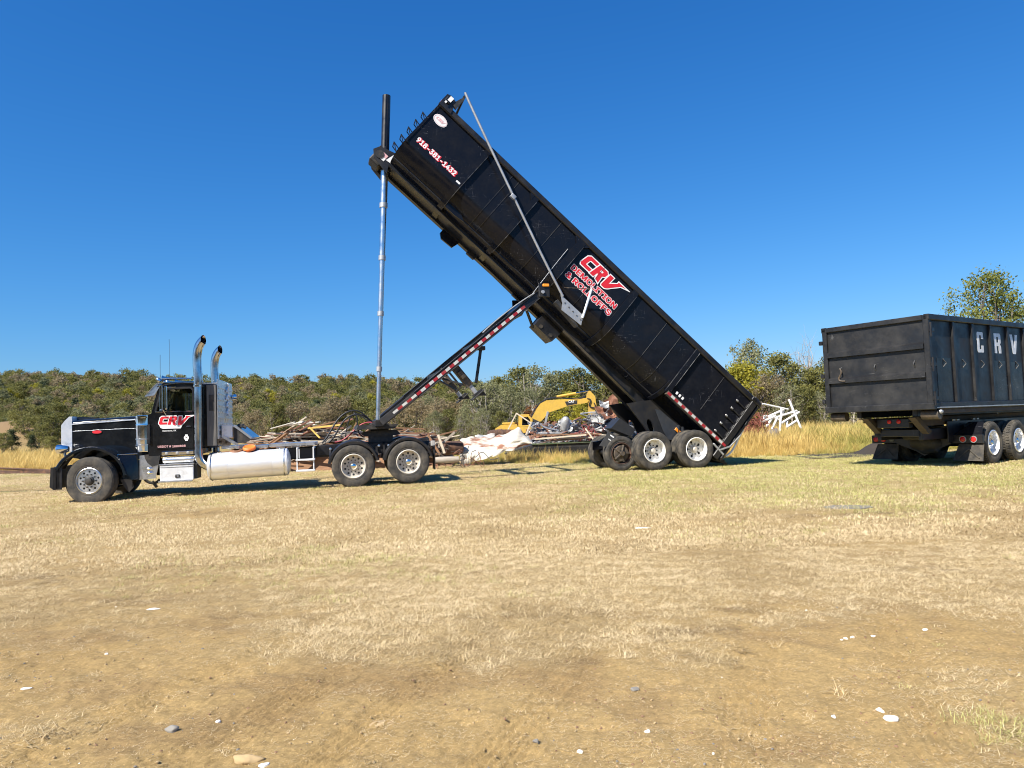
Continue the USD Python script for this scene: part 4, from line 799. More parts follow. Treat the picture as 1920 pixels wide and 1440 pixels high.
    part(t, 'work_lamp', MB().lathe([(0, 0), (.06, .01), (.075, .08), (.07, .12), (0, .13)], (2.73, 2.12, 2.42), (1, .2, 0), 16).bar((2.7, 2.1, 2.38), (2.78, 2.1, 2.38), .03, .03), chrome)
    part(t, 'grab_handle', MB().tube([(2.24, .2, 1.35), (2.24, .16, 1.38), (2.24, .16, 1.5), (2.24, .2, 1.53)], .01, 6), chrome)
    # behind the sleeper
    part(t, 'tool_case', MB().box(2.76, 3.0, .40, .95, 1.38, 1.68, .01), white_al)
    m = MB().prism([(3.02, 1.66), (3.07, 1.66), (3.42, 1.36), (3.40, 1.30), (3.30, 1.24), (3.02, 1.24)], .46, .50); part(t, 'headboard_side', m, dark)
    part(t, 'headboard', MB().prism([(2.98, 1.66), (3.08, 1.67), (3.44, 1.36), (3.41, 1.325), (3.05, 1.62), (2.98, 1.62)], .42, 2.0), alum)
    part(t, 'coupling', MB().box(3.1, 3.24, .5, .7, 1.60, 1.70, .02).cyl((3.18, .55, 1.66), (3.3, .55, 1.60), .04), dark)
    part(t, 'strut', MB().bar((2.80, .40, 1.40), (3.12, .40, 1.20), .05, .07), alum)
    part(t, 'catwalk', MB().box(2.76, 3.16, .35, 1.9, 1.11, 1.18, .008).box(3.5, 3.80, .45, 1.9, 1.10, 1.165, .006).box(3.83, 4.9, .45, 1.9, 1.115, 1.19, .006), alum)
    part(t, 'orange_cap', MB().lathe([(.0, .03), (.10, .03), (.13, .05), (.15, .03), (.15, -.01), (.12, -.03), (0, -.03)], (3.40, .30, 1.10), (0, -.35, .9), 24), orange)
    part(t, 'strap_coil', MB().lathe([(.12, -.03), (.17, -.03), (.19, 0), (.17, .03), (.12, .03)], (3.42, .36, 1.06), (0, -.3, .9), 24), hose_m)
    part(t, 'strap_coil', MB().lathe([(.06, -.03), (.13, -.03), (.15, 0), (.13, .03), (.06, .03)], (3.10, .36, 1.05), (0, -.2, .9), 24), plain('brown_strap', (.22, .10, .05), .7))
    # fuel tank
    k = numbered(t, 'fuel_tank'); UsdGeom.Xform.Define(stage, k)
    a = np.linspace(0, np.pi / 2, 7); r0 = .322
    part(k, 'tank_shell', MB().lathe([(r0 * math.sin(q) if q < 1.2 else r0, .0 + .10 * (1 - math.cos(q)) if q < 1.5 else .10) for q in a] + [(r0, .12), (r0, .50), (r0 - .004, .503), (r0, .506), (r0, 1.49), (r0 - .004, 1.493), (r0, 1.496), (r0, 1.78)] + [(r0 * math.sin(q) if q < 1.2 else r0, 1.9 - .10 * (1 - math.cos(q))) for q in a[::-1]], (2.44, .34, .705), (1, 0, .022), 44), tank_al, 40)
    part(k, 'filler_cap', MB().lathe([(.05, 0), (.05, .03), (.03, .04), (0, .04)], (4.05, .34, 1.055), (0, 0, 1), 16).lathe([(.05, 0), (.05, .03), (0, .035)], (2.72, .30, 1.02), (0, -.2, 1), 16), chrome)
    for s in (2.56, 3.4, 4.2): part(k, 'strap', MB().tube([(s, .34 + (r0 + .006) * math.cos(q), .708 + .022 * (s - 2.44) + (r0 + .006) * math.sin(q)) for q in np.linspace(1.2, 5.2, 24)], .011, 5), alum) if s != 3.4 else None
    part(k, 'tank_bracket', MB().bar((2.72, .3, 1.03), (2.72, .7, 1.0), .05, .03).bar((3.0, .66, .5), (3.0, .66, 1.0), .06, .03).bar((4.0, .66, .5), (4.0, .66, 1.0), .06, .03), dark)
    # step box, air tank, strip, ladder step
    k = numbered(t, 'step_box'); UsdGeom.Xform.Define(stage, k)
    part(k, 'box_body', MB().box(1.47, 2.19, .06, .60, .44, .795, .012), white_al); part(k, 'lid', MB().box(1.455, 2.205, .045, .6, .80, .825, .006), alum)
    part(k, 'kick_plate', MB().box(1.44, 2.17, .02, .10, .405, .437, .004), alum); part(k, 'lid_seam', MB().box(1.47, 2.19, .054, .06, .742, .75, .001), dark)
    part(k, 'latch', MB().box(1.80, 1.90, .046, .058, .50, .53, .004).tube([(1.80, .052, .53), (1.81, .05, .57), (1.89, .05, .57), (1.90, .052, .53)], .008, 5).bar((1.82, .05, .5), (1.82, .05, .56), .012, .01).bar((1.88, .05, .5), (1.88, .05, .56), .012, .01), dark)
    part(k, 'box_end', MB().box(2.195, 2.26, .12, .6, .46, .80), dark)
    part(t, 'air_tank', MB().lathe([(0, 0), (.06, .005), (.08, .04), (.08, .10), (.082, .1), (.082, .11), (.08, .11), (.08, .58), (.082, .58), (.082, .59), (.08, .59), (.08, .66), (.06, .695), (0, .70)], (1.50, .22, .91), (1, 0, .0), 24), alum)
    part(t, 'sill_strip', MB().box(1.49, 2.18, .15, .19, 1.025, 1.105, .006), chrome)
    for s in (1.6, 1.83, 2.06): part(t, 'sill_light', MB().lathe([(.035, 0), (.025, .012), (0, .016)], (s, .15, 1.065), (0, -1, 0), 14), clearlens)
    b = MB()
    for s in (4.50, 4.88): b.bar((s, .12, .50), (s, .12, 1.08), .045, .03).box(s - .02, s + .02, .12, .72, 1.04, 1.08)
    b.box(4.47, 4.91, .06, .30, .76, .80).box(4.47, 4.91, .06, .30, .50, .545).bar((4.55, .12, .82), (4.55, .12, 1.04), .02, .02)
    part(t, 'ladder_step', b, white_al)
    # quarter fenders, tail
    for s, z in ((5.82, .575), (7.13, .61)):
        for sd in (0, 1):
            m = arch(.6, .615, .02, .6, 172, 12, s, z, 26)
            for a in (160, 20): m.bar((s + .60 * math.cos(math.radians(a)), .3, z + .6 * math.sin(math.radians(a))), (s + .60 * math.cos(math.radians(a)), .8, z + .5), .05, .05)
            if sd: m.xf(lambda v: v * [1, -1, 1] + [0, W2, 0])
            part(t, 'quarter_fender', m, frameblack, 40)
    for s, z in ((5.26, 1.0), (6.44, 1.03), (6.68, 1.03), (7.52, 1.07)): part(t, 'fender_bolt', MB().lathe([(.032, 0), (.032, .06), (0, .065)], (s, .62, z), (0, -1, 0), 10), alum)
    for v in (.06, 1.84): part(t, 'mud_flap', MB().box(7.775, 7.79, v, v + .55, .40, .95, .004).box(7.75, 7.79, v, v + .6, .95, 1.0, .004), hose_m)
    part(t, 'tail_lamp', MB().box(7.70, 7.80, .10, .28, .98, 1.11, .012), clearlens); part(t, 'tail_bracket', MB().box(7.68, 7.74, .28, .8, 1.0, 1.06), frameblack)
    # fifth wheel
    part(t, 'fifth_wheel', MB().prism([(6.0, 1.34), (6.12, 1.40), (6.9, 1.42), (7.0, 1.30), (6.85, 1.28), (6.1, 1.27)], .75, 1.70).box(6.2, 6.8, .78, .9, 1.12, 1.30).box(6.2, 6.8, 1.55, 1.67, 1.12, 1.30), dark)
    for k, pts in enumerate([[(5.05, .9, 1.15), (5.3, .9, 1.5), (5.6, .95, 1.86), (5.9, 1.0, 1.94), (6.2, 1.1, 1.74), (6.38, 1.2, 1.6)], [(5.2, 1.1, 1.15), (5.42, 1.05, 1.42), (5.7, 1.05, 1.78), (5.95, 1.1, 1.84), (6.25, 1.2, 1.66)], [(5.35, 1.3, 1.15), (5.75, 1.3, 1.35), (5.98, 1.3, 1.55), (6.3, 1.3, 1.62)],
                              [(5.6, 1.5, 1.2), (5.72, 1.45, 1.7), (5.85, 1.4, 1.86), (6.1, 1.35, 1.75), (6.35, 1.3, 1.58)], [(5.1, 1.4, 1.16), (5.25, 1.4, 1.3), (5.6, 1.3, 1.38), (6.1, 1.2, 1.5)], [(5.85, .95, 1.9), (5.93, .95, 1.6), (5.97, .98, 1.35), (6.1, 1.0, 1.25)]]):
        part(t, 'air_hose', MB().tube(curve(pts, 26), .021 if k < 3 else .015, 8), hose_m if k != 2 else plain('red_hose', (.32, .05, .06), .5), 60)
tractor()
# ---------------------------------------------------------------- the raised dump trailer
def trailer():
    t = thing('dump_trailer', 'long black dump trailer with its tub raised high on a telescopic ram', 'trailer', (3.747, 19.777, 0), 15.5)
    Mt = np.array([[.741, 0, .672, 2.0], [0, 1, 0, 0], [-.672, 0, .741, .47], [0, 0, 0, 1.0]])   # tub axes (along, across, up from the floor) set at its tilt
    def tp(parent, name, mb, mat, smooth=35, **k): return part(parent, name, mb.move(Mt), mat, smooth, **k)
    L = 11.68
    outer = [(.10, 1.72), (.10, .53), (.105, .45), (.14, .34), (.21, .23), (.32, .13), (.47, .05), (.66, -.01), (.90, -.04)]
    outer = outer + [(2.59 - v, b) for v, b in outer[::-1]]
    O = Polygon(outer); I = Polygon([(v + (.03 if v < 1.3 else -.03), b + (.03 if b < .4 else .0)) for v, b in outer] )
    shell = O.difference(affinity.translate(affinity.scale(O, .976, .99, origin=(1.295, 1.72)), 0, .012))
    tub = numbered(t, 'tub'); UsdGeom.Xform.Define(stage, tub)
    tp(tub, 'shell', MB().prism(shell, -L, -2.31, 'x'), tubblack, 28)
    rear = Polygon([(.10, 1.72), (.10, .20), (.66, .20), (.66, -.06), (1.93, -.06), (1.93, .20), (2.49, .20), (2.49, 1.72), (2.46, 1.72), (2.46, .23), (1.90, .23), (1.90, -.03), (.69, -.03), (.69, .23), (.13, .23), (.13, 1.72)])
    tp(tub, 'rear_shell', MB().prism(rear, -2.31, -.02, 'x'), tubblack, 28)
    tp(tub, 'wheel_well_end', MB().prism(Polygon(outer).intersection(sbox(0, -.3, .64, .21)), -2.36, -2.31, 'x').prism(Polygon(outer).intersection(sbox(1.95, -.3, 2.6, .21)), -2.36, -2.31, 'x'), tubblack)
    tp(tub, 'front_wall', MB().prism(O, -L - .04, -L + .0, 'x'), tubblack)
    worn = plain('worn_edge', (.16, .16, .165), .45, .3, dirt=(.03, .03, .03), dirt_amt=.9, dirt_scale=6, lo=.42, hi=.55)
    # ribs standing proud of the sides
    for a0, a1, d in ((9.94, 10.10, .06), (8.24, 8.39, .06), (6.54, 6.76, .07), (4.58, 4.76, .07)):
        g = O.buffer(d, join_style=1).difference(O.buffer(.002)).intersection(sbox(-1, -.24, 4, 1.72))
        for q in g.geoms if hasattr(g, 'geoms') else [g]:
            if q.area > .02:
                m = MB().prism(q, -a1, -a0, 'x'); tp(tub, 'rib', m, tubblack, 30)
        # thin worn edge, paler than the paint, along the rib's lower face
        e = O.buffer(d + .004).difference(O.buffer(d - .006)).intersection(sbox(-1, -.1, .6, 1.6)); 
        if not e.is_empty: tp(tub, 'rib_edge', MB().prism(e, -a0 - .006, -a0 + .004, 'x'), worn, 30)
    for a0, a1 in ((2.20, 2.36),):
        for v0, v1 in ((.03, .10), (2.49, 2.56)): tp(tub, 'rib', MB().box(-a1, -a0, v0, v1, .20, 1.72, .01), tubblack)
        tp(tub, 'rib_edge', MB().box(-a0 - .008, -a0 + .003, .024, .03, .50, 1.68, .002), worn)
        g = O.buffer(.06).difference(O).intersection(sbox(-1, -.24, .66, .52)); tp(tub, 'rib', MB().prism(g, -2.42, -2.30, 'x'), tubblack, 30)
    for v0, v1 in ((.02, .12), (2.47, 2.57)):
        tp(tub, 'top_rail', MB().box(-L - .02, 0, v0, v1 + .02, 1.70, 1.86, .025), frameblack)
        tp(tub, 'corner_post', MB().box(-L - .045, -L + .03, v0 + .06, v1 - .0, .4, 1.70, .01), tubblack)
    # dust and chips worn along the top rail's edge
    for k in range(4): tp(tub, 'gusset', MB().prism(Polygon([(-(6.76, 4.76, 8.39, 6.54)[k] - (.14 if k % 2 == 0 else -.0) , 1.70), (-(6.76, 4.76, 8.39, 6.54)[k] + (0 if k % 2 == 0 else .14), 1.70), (-(6.76, 4.76, 8.39, 6.54)[k] + (0 if k % 2 == 0 else 0), 1.56)]), .035, .10), tubblack)
    # thin vertical weld seams
    for a in (9.15, 8.92, 7.4, 5.75, 3.45, 2.9, 1.2):
        tp(tub, 'weld_seam', MB().box(-a - .006, -a + .006, .092, .1, .52, 1.70, .002), frameblack)
        if a > 2.4: tp(tub, 'weld_seam', MB().prism(O.buffer(.008).difference(O).intersection(sbox(-1, -.1, .6, .52)), -a - .006, -a + .006, 'x'), frameblack)
    # floor sills under the tub
    prof = [(-11.9, -.02), (-11.95, -.08), (-11.6, -.11), (-7.8, -.11), (-4.9, -.20), (-2.7, -.29), (-1.5, -.34), (-.55, -.30), (-.02, -.20), (-.02, -.04), (-2.3, -.03)]
    for v in (.86, 1.63): tp(t, 'floor_sill', MB().prism(prof, v, v + .10), frameblack)
    for v in (.80, 1.60): tp(t, 'sill_flange', MB().prism([(-11.6, -.112), (-7.8, -.112), (-4.9, -.202), (-2.7, -.292), (-1.5, -.342), (-1.5, -.365), (-2.7, -.315), (-4.9, -.225), (-7.8, -.135), (-11.6, -.135)], v, v + .19), frameblack)
    tp(t, 'sill_lip', MB().prism([(-11.7, .035), (-11.7, .01), (-2.4, .01), (-2.4, .035)], .50, .56), frameblack)
    tp(t, 'floor_plate', MB().prism([(-11.6, -.06), (-7.8, -.06), (-4.9, -.10), (-2.7, -.15), (-2.7, -.13), (-4.9, -.08), (-7.8, -.04), (-11.6, -.04)], .965, 1.625), frameblack)
    tp(t, 'wedge_plate', MB().prism([(-9.98, .22), (-9.5, .10), (-9.3, -.02), (-9.6, -.06), (-9.9, -.06)], .40, .43), tubblack)
    tp(t, 'wedge_plate', MB().prism([(-9.62, -.11), (-9.05, -.11), (-9.12, -.36), (-9.5, -.38), (-9.62, -.28)], 1.62, 1.70), tubblack)
    for a in (8.6, 6.9): tp(t, 'sill_lug', MB().box(-a - .14, -a + .14, 1.60, 1.74, -.20, -.12, .02), frameblack)
    # ledge with conspicuity tape beside the wheels
    tp(t, 'ledge', MB().prism(Polygon([(.0, .145), (.0, .255), (.10, .285), (.10, .20), (.12, .145)]), -2.28, -.02, 'x'), greasy, label='dusty ledge over the trailer wheels')
    n = 17
    for k in range(n): tp(t, 'tape_strip', MB().box(-2.27 + k * 2.24 / n, -2.27 + (k + 1) * 2.24 / n, -.006, -.001, .162, .235, .001), reflect_r if k % 2 == 0 else reflect_w, False)
    for k in range(3): tp(t, 'marker_clip', MB().box(-2.05 + .11 * k, -1.99 + .11 * k, .085, .1, .36, .44, .004), decal_w)
    # tail end: posts, gate, hold-downs
    tp(tub, 'rear_post', MB().box(-.16, .02, .0, .13, -.25, 1.88, .015), frameblack); tp(tub, 'rear_post', MB().box(-.16, .02, 2.46, 2.59, -.25, 1.88, .015), frameblack)
    gt = numbered(t, 'tailgate'); UsdGeom.Xform.Define(stage, gt)
    m = MB().box(.03, .07, .05, 2.54, -.22, 1.80, .01); tp(gt, 'gate_plate', m, tubblack)
    for z in (-.15, .45, 1.05, 1.68): tp(gt, 'gate_beam', MB().box(.07, .15, .02, 2.57, z, z + .12, .01), frameblack)
    for k in range(5): tp(gt, 'gate_post', MB().box(.07, .14, .03 + k * .61, .12 + k * .61, -.2, 1.80, .01), frameblack)
    tp(gt, 'hinge_arm', MB().box(-.22, .12, -.03, .02, 1.72, 1.84, .02).cyl((-.16, -.05, 1.78), (-.16, .02, 1.78), .05), frameblack)
    for k in range(5):
        z = .33 + k * .27
        tp(t, 'side_hook', MB().bar((-.16, .06, z), (-.46, .06, z + .02), .03, .035).box(-.53, -.44, .04, .095, z - .02, z + .05, .012), frameblack)
        tp(t, 'hook_tip', MB().box(-.55, -.47, .03, .05, z + .0, z + .045, .008), galv)
    for k in range(6): tp(t, 'post_step', MB().box(-.19, -.165, .0, .12, .18 + k * .25, .33 + k * .25, .008), frameblack)
    tp(t, 'gate_latch', MB().bar((-.35, .02, .02), (.08, .02, -.02), .05, .05).bar((-.10, .0, .0), (.10, .0, .30), .04, .04).bar((.10, .03, .3), (.16, .03, .75), .03, .03), galv)
    tp(t, 'tow_strap', MB().tube(curve([(.17, .1, .95), (.20, .08, .6), (.26, .1, .3), (.2, .1, .02)], 14), .03, 7), decal_w)
    # nose: ram trunnion and decals
    tp(t, 'nose_plate', MB().prism([(-L - .03, .28), (-12.18, .12), (-12.26, -.06), (-12.1, -.22), (-11.6, -.30), (-L - .03, -.1)], .86, .90).prism([(-L - .03, .28), (-12.18, .12), (-12.26, -.06), (-12.1, -.22), (-11.6, -.30), (-L - .03, -.1)], 1.70, 1.74).box(-12.2, -L - .02, .9, 1.7, .1, .16), frameblack)
    tp(t, 'trunnion', MB().cyl((-12.05, .84, -.05), (-12.05, 1.76, -.05), .11).box(-12.22, -11.9, 1.08, 1.52, -.26, .12, .03), dark)
    tp(t, 'warning_sticker', MB().box(-12.02, -11.86, .852, .858, -.13, -.04, .001), decal_w); tp(t, 'warning_sticker', MB().box(-12.02, -11.86, .852, .858, -.035, .06, .001), decal_p)
    tp(t, 'warning_sticker', MB().prism([(-11.84, -.06), (-11.70, -.04), (-11.70, .24), (-11.78, .20)], .852, .858), decal_w)
    for k in range(5):
        z = .20 + k * .28; tp(t, 'front_rung', MB().tube([(-L - .03, .30, z), (-L - .23, .30, z + .05), (-L - .23, .62, z + .05), (-L - .03, .62, z)], .014, 6, True).tube([(-L - .03, .30, z - .1), (-L - .23, .30, z + .05)], .012, 6), frameblack)
    # tarp housing at the top of the front wall
    tp(t, 'tarp_housing', MB().prism([(-L - .05, 1.72), (-L - .05, 2.06), (-L + .06, 2.10), (-L + .24, 2.06), (-L + .30, 1.9), (-L + .34, 1.72)], .0, 2.59), frameblack)
    tp(t, 'tarp_motor', MB().box(-L - .0, -L + .16, -.05, .0, 1.86, 2.02, .02), frameblack); tp(t, 'motor_decal', MB().box(-L + .06, -L + .16, -.056, -.051, 1.92, 2.06, .001).box(-L + .04, -L + .09, -.056, -.051, 1.82, 1.88, .001), decal_w)
    tp(t, 'side_marker', MB().box(-L - .06, -L - .03, .05, .10, 1.78, 1.88, .006), amber)
    tp(t, 'tarp_bow', MB().prism([(-L + .2, 1.95), (-L + .30, 2.30), (-L + .26, 2.40), (-L + .34, 2.28), (-L + .36, 1.9)], -.02, .05).prism([(-L + .2, 1.95), (-L + .30, 2.30), (-L + .26, 2.40), (-L + .34, 2.28), (-L + .36, 1.9)], 2.54, 2.6).tube([(-L + .3, .0, 2.32), (-L + .3, 2.6, 2.32)], .035, 8), dark)
    k = numbered(t, 'tarp_arm'); UsdGeom.Xform.Define(stage, k)
    tp(k, 'arm_tube', MB().tube(curve([(-11.42, -.12, 2.36), (-10.9, -.13, 2.12), (-9.2, -.14, 1.38), (-7.6, -.14, .70), (-6.15, -.13, .13)], 24), .033, 10).box(-8.86, -8.72, -.19, -.09, 1.13, 1.24, .01), galv, 50)
    tp(k, 'arm_bracket', MB().prism([(-6.35, .22), (-6.12, .12), (-5.42, .12), (-5.30, -.12), (-5.95, -.17), (-6.05, -.02)], -.14, -.12), galv)
    b = MB()
    for q in range(5): b.cyl((-6.0 + q * .15, -.15, .03 - .012 * q), (-6.0 + q * .15, -.139, .03 - .012 * q), .018, n=8)
    tp(k, 'bracket_bolts', b, dark, kind=None)
    tp(k, 'pivot_box', MB().prism([(-6.2, -.02), (-5.35, -.17), (-5.35, -.22), (-6.2, -.12)], -.12, .10), dark)
    tp(k, 'spring_strut', MB().tube([(-5.40, -.16, .05), (-5.70, -.17, .80)], .033, 10).tube([(-5.70, -.17, .80), (-5.73, -.17, .88)], .012, 6), white_al)
    ch = [(-6.28 + .055 * i, -.15, .32 + .046 * i - .0) for i in range(12)]
    b = MB()
    for i in range(len(ch) - 1): b.bar(ch[i], ch[i + 1], .012 if i % 2 else .028, .028 if i % 2 else .012, .002)
    tp(k, 'chain', b, greasy)
    # lettering
    def letters(name, g, mat, a, b_, lift, flat=.1, th=.002): return part(t, name, MB().prism(g, flat - lift - th, flat - lift, 'y', trans(a, 0, b_)).move(Mt), mat, False)
    G = crv_logo(.36); U = union_all(G)
    letters('logo_outline', U.buffer(.028, join_style=2), decal_w, -6.36, 1.22, .001); letters('logo', U, decal_r, -6.36, 1.22, .004)
    for txt, a, b_, wd, h in (('DEMOLITION', -6.44, .93, 1.60, .155), ('& ROLLOFFS', -6.44, .68, 1.60, .155)):
        g = fit_text(txt, .2, wd, True); g = affinity.scale(g, 1, h / (g.bounds[3] - g.bounds[1]), origin=(0, 0))
        letters('slogan_outline', g.buffer(.017), decal_w, a, b_, .001); letters('slogan', g.buffer(.004), decal_r, a, b_, .004)
    g = fit_text('918-381-1432', .16, 1.27, True); g = affinity.scale(g, 1, .135 / (g.bounds[3] - g.bounds[1]), origin=(0, 0))
    letters('phone_outline', g.buffer(.016), decal_r, -11.50, .595, .001); letters('phone_number', g.buffer(.003), decal_w, -11.52, .595, .004)
    ov = affinity.scale(Point(0, 0).buffer(1, 20), .20, .135)
    letters('oval_badge', ov, decal_w, -11.42, 1.44, .001); letters('badge_ring', ov.buffer(-.015).difference(ov.buffer(-.024)), decal_p, -11.42, 1.44, .004)
    letters('badge_mark', union_all([affinity.scale(q, .62, .62, origin=(0, 0)) for q in crv_logo(.12)]), decal_p, -11.42 - .13, 1.41, .004)
    letters('plate_decal', sbox(0, 0, .12, .05), decal_w, -10.12, .50, .062)
    # ram: nested stages down to the tractor
    rt, rb = np.array([-6.70, 1.3, 10.29]), np.array([-7.16, 1.3, 1.60])
    def onr(z): return rb + (rt - rb) * ((z - rb[2]) / (rt[2] - rb[2]))
    k = numbered(t, 'hoist_ram'); UsdGeom.Xform.Define(stage, k)
    part(k, 'outer_barrel', MB().cyl(onr(8.25), onr(10.29), .108, n=28).tube([onr(8.9) + [-.02, -.11, 0], onr(10.28) + [-.02, -.11, 0]], .012, 6), frameblack)
    lv = [8.30, 7.32, 5.92, 4.45, 3.0, 1.62]; rr = [.094, .082, .072, .062, .054]
    for i in range(5):
        part(k, 'ram_stage', MB().cyl(onr(lv[i + 1]), onr(lv[i]), rr[i], n=28), steelblue)
        if i: part(k, 'stage_collar', MB().cyl(onr(lv[i] - .06), onr(lv[i] + .06), rr[i - 1] + .012, n=28), galv)
    part(k, 'ram_foot', MB().cyl(rb + [0, -.3, -.05], rb + [0, .3, -.05], .09).box(rb[0] - .2, rb[0] + .25, 1.0, 1.6, 1.38, 1.60, .02), dark)
    # draft arms with tape
    d = numbered(t, 'draft_arms'); UsdGeom.Xform.Define(stage, d)
    for v0, v1 in ((.04, .16), (2.43, 2.55)):
        p0, p1 = np.array([-7.15, (v0 + v1) / 2 + (.35 if v0 < 1 else -.35), 1.60]), np.array([-3.02, (v0 + v1) / 2, 4.80]); pm = np.array([-6.3, (v0 + v1) / 2 + (.04 if v0 < 1 else -.04), 2.26])
        part(d, 'arm_beam', MB().bar(p0, pm, .11, .18, .01).bar(pm, p1, .11, .155, .01), frameblack)
        dr = (p1 - pm) / np.linalg.norm(p1 - pm); up = np.array([-dr[2], 0, dr[0]])
        part(d, 'arm_flange', MB().bar(pm + up * .088, p1 + up * .088, .15, .02, .004).bar(pm - up * .085, p1 - up * .085, .15, .02, .004), frameblack)
        part(d, 'pivot_plate', MB().box(-3.08, -2.78, v0 - .05, v0 - .01, 4.70, 5.06, .05) if v0 < 1 else MB().box(-3.08, -2.78, v1 + .01, v1 + .05, 4.70, 5.06, .05), frameblack)
        if v0 < 1:
            part(d, 'pivot_pin', MB().cyl((-2.98, -.05, 4.83), (-2.98, .0, 4.83), .045, n=14), galv)
            part(d, 'marker_lamp', MB().box(-2.98, -2.80, -.05, -.012, 4.965, 5.04, .02, None), amber)
            Ln = np.linalg.norm(p1 - pm) - .55; nn = 27
            for i in range(nn):
                a = p0 * 0 + pm + dr * (-.35 + (Ln + .3) * i / nn) if i > 2 else pm + dr * (Ln * .0 + (Ln + .3) * i / nn - .0) * 1
                a = pm + dr * ((Ln) * i / nn); e = pm + dr * ((Ln) * (i + 1) / nn); off = np.array([0, -.06, 0])
                part(d, 'tape_strip', MB().bar(a + off, e + off, .004, .072, .001, up=up), reflect_r if i % 2 == 0 else reflect_w, False)
            a = p0 + (pm - p0) * .35
            dq = (pm - p0) / np.linalg.norm(pm - p0); uq = np.array([-dq[2], 0, dq[0]])
            for i in range(5):
                q0 = p0 + (pm - p0) * (.35 + .13 * i); q1 = p0 + (pm - p0) * (.35 + .13 * (i + 1)); side = np.cross(dq, uq); side = side if side[1] < 0 else -side
                part(d, 'tape_strip', MB().bar(q0 + side * .062, q1 + side * .062, .004, .072, .001, up=uq), reflect_r if i % 2 else reflect_w, False)
    part(d, 'arm_crossbeam', MB().box(-7.3, -7.05, .5, 2.1, 1.50, 1.68, .02).bar((-5.6, .14, 2.78), (-5.6, 2.45, 2.78), .16, .16).bar((-4.6, .14, 3.56), (-4.6, 2.45, 3.56), .12, .12), frameblack)
    part(d, 'king_plate', MB().prism([(-7.75, 1.45), (-6.8, 1.45), (-6.7, 1.56), (-7.7, 1.56)], .6, 2.0), dark)
    part(d, 'air_line', MB().tube(curve([(-3.25, .0, 4.78), (-2.6, .06, 5.55), (-2.2, .09, 6.0)], 12), .008, 6).tube(curve([(-3.2, .0, 4.8), (-4.2, .02, 4.12), (-4.6, .02, 3.78)], 12), .014, 6), galv)  # thin pale lines; the upper one traces the white lower edge of a rib
    for v in (.32, 2.27):
        g = numbered(t, 'landing_leg'); UsdGeom.Xform.Define(stage, g)
        a, e = np.array([-5.30, v, 2.95]), np.array([-4.72, v, 2.22]); dr = (e - a) / np.linalg.norm(e - a); up = np.array([-dr[2], 0, dr[0]])
        part(g, 'leg_tube', MB().bar(a - dr * .1, a + dr * .62, .15, .19, .01, up=up), greasy)
        part(g, 'leg_ram', MB().bar(a + dr * .55, e, .09, .11, .01, up=up), galv); part(g, 'foot', MB().bar(e + dr * .0 + up * -.20, e + up * .20, .26, .03, .004, up=dr).prism([(e[0] - .16, e[2] - .02), (e[0] + .1, e[2] + .16), (e[0] + .22, e[2] - .02)], v - .06, v + .06), dark)
        part(g, 'crank_box', MB().bar(a + dr * .15 + [0, -.12, 0], a + dr * .38 + [0, -.12, 0], .1, .13, .02, up=up), greasy)
    part(t, 'leg_brace', MB().bar((-5.0, .35, 2.58), (-4.9, 2.25, 2.40), .045, .045).bar((-5.6, 1.1, 2.75), (-4.9, .4, 2.45), .045, .045).bar((-5.6, 1.5, 2.75), (-4.9, 2.2, 2.45), .045, .045).bar((-5.3, 1.3, 2.95), (-4.95, 1.3, 2.50), .05, .05), frameblack)
    part(t, 'hanging_prop', MB().bar((-4.60, .28, 3.42), (-4.76, .28, 2.52), .06, .07).box(-4.75, -4.5, .2, .36, 3.36, 3.46, .01), frameblack)
    # bump stop under the tub
    tp(t, 'stop_box', MB().prism([(-6.08, -.15), (-6.08, -.57), (-5.42, -.60), (-5.36, -.17)], 1.05, 1.62), frameblack)
    for a in (5.92, 5.56): tp(t, 'stop_roller', MB().cyl((-a, 1.03, -.50), (-a, 1.051, -.50), .055, n=14), dark)
    part(t, 'stop_rod', MB().bar((-3.25, .6, 4.45), (-2.95, 1.05, 4.05), .06, .06), frameblack); part(t, 'stop_plate', MB().prism([(-3.4, 4.55), (-3.1, 4.86), (-2.95, 4.8), (-3.2, 4.4)], 1.2, 2.2), frameblack)
    # rear axle frame and wheels
    hole = affinity.rotate(affinity.scale(Point(.21, 1.26).buffer(1, 14), .085, .20), 20, origin=(.21, 1.26))
    for v in (.64, 1.88):
        part(t, 'hanger_plate', MB().prism(Polygon([(-.46, 1.90), (.30, 1.98), (.70, 1.62), (1.02, 1.32), (1.30, 1.05), (1.5, .72), (.2, .72), (.18, 1.0), (-.02, 1.30)]).difference(hole), v, v + .07), frameblack)
    part(t, 'hanger_cover', MB().prism([(.36, 1.72), (.52, 1.68), (1.04, 1.24), (1.26, .98), (1.16, .80), (.72, .86), (.58, 1.10)], .615, .638).bar((1.04, .60, 1.25), (1.0, .60, .8), .05, .05).bar((1.16, .6, 1.2), (1.14, .6, .8), .05, .05), plain('navy_plate', (.03, .034, .042), .45, dirt=(.08, .07, .06), dirt_amt=.4, dirt_scale=5))
    part(t, 'side_marker', MB().bar((.93, .585, 1.16), (1.08, .585, 1.03), .02, .085, .006, up=(.7, 0, .7)), amber)
    part(t, 'axle_beam', MB().cyl((0, .3, .6), (0, 2.3, .6), .09).cyl((1.245, .3, .59), (1.245, 2.3, .59), .09).cyl((-.78, .3, .56), (-.78, 2.3, .56), .075), frameblack)
    for v in (.86, 1.70): part(t, 'rocker_beam', MB().prism([(-1.1, .62), (-1.1, .86), (.2, .98), (1.6, .80), (2.05, .56), (1.9, .40), (1.4, .62), (.2, .76)], v, v + .10), frameblack)
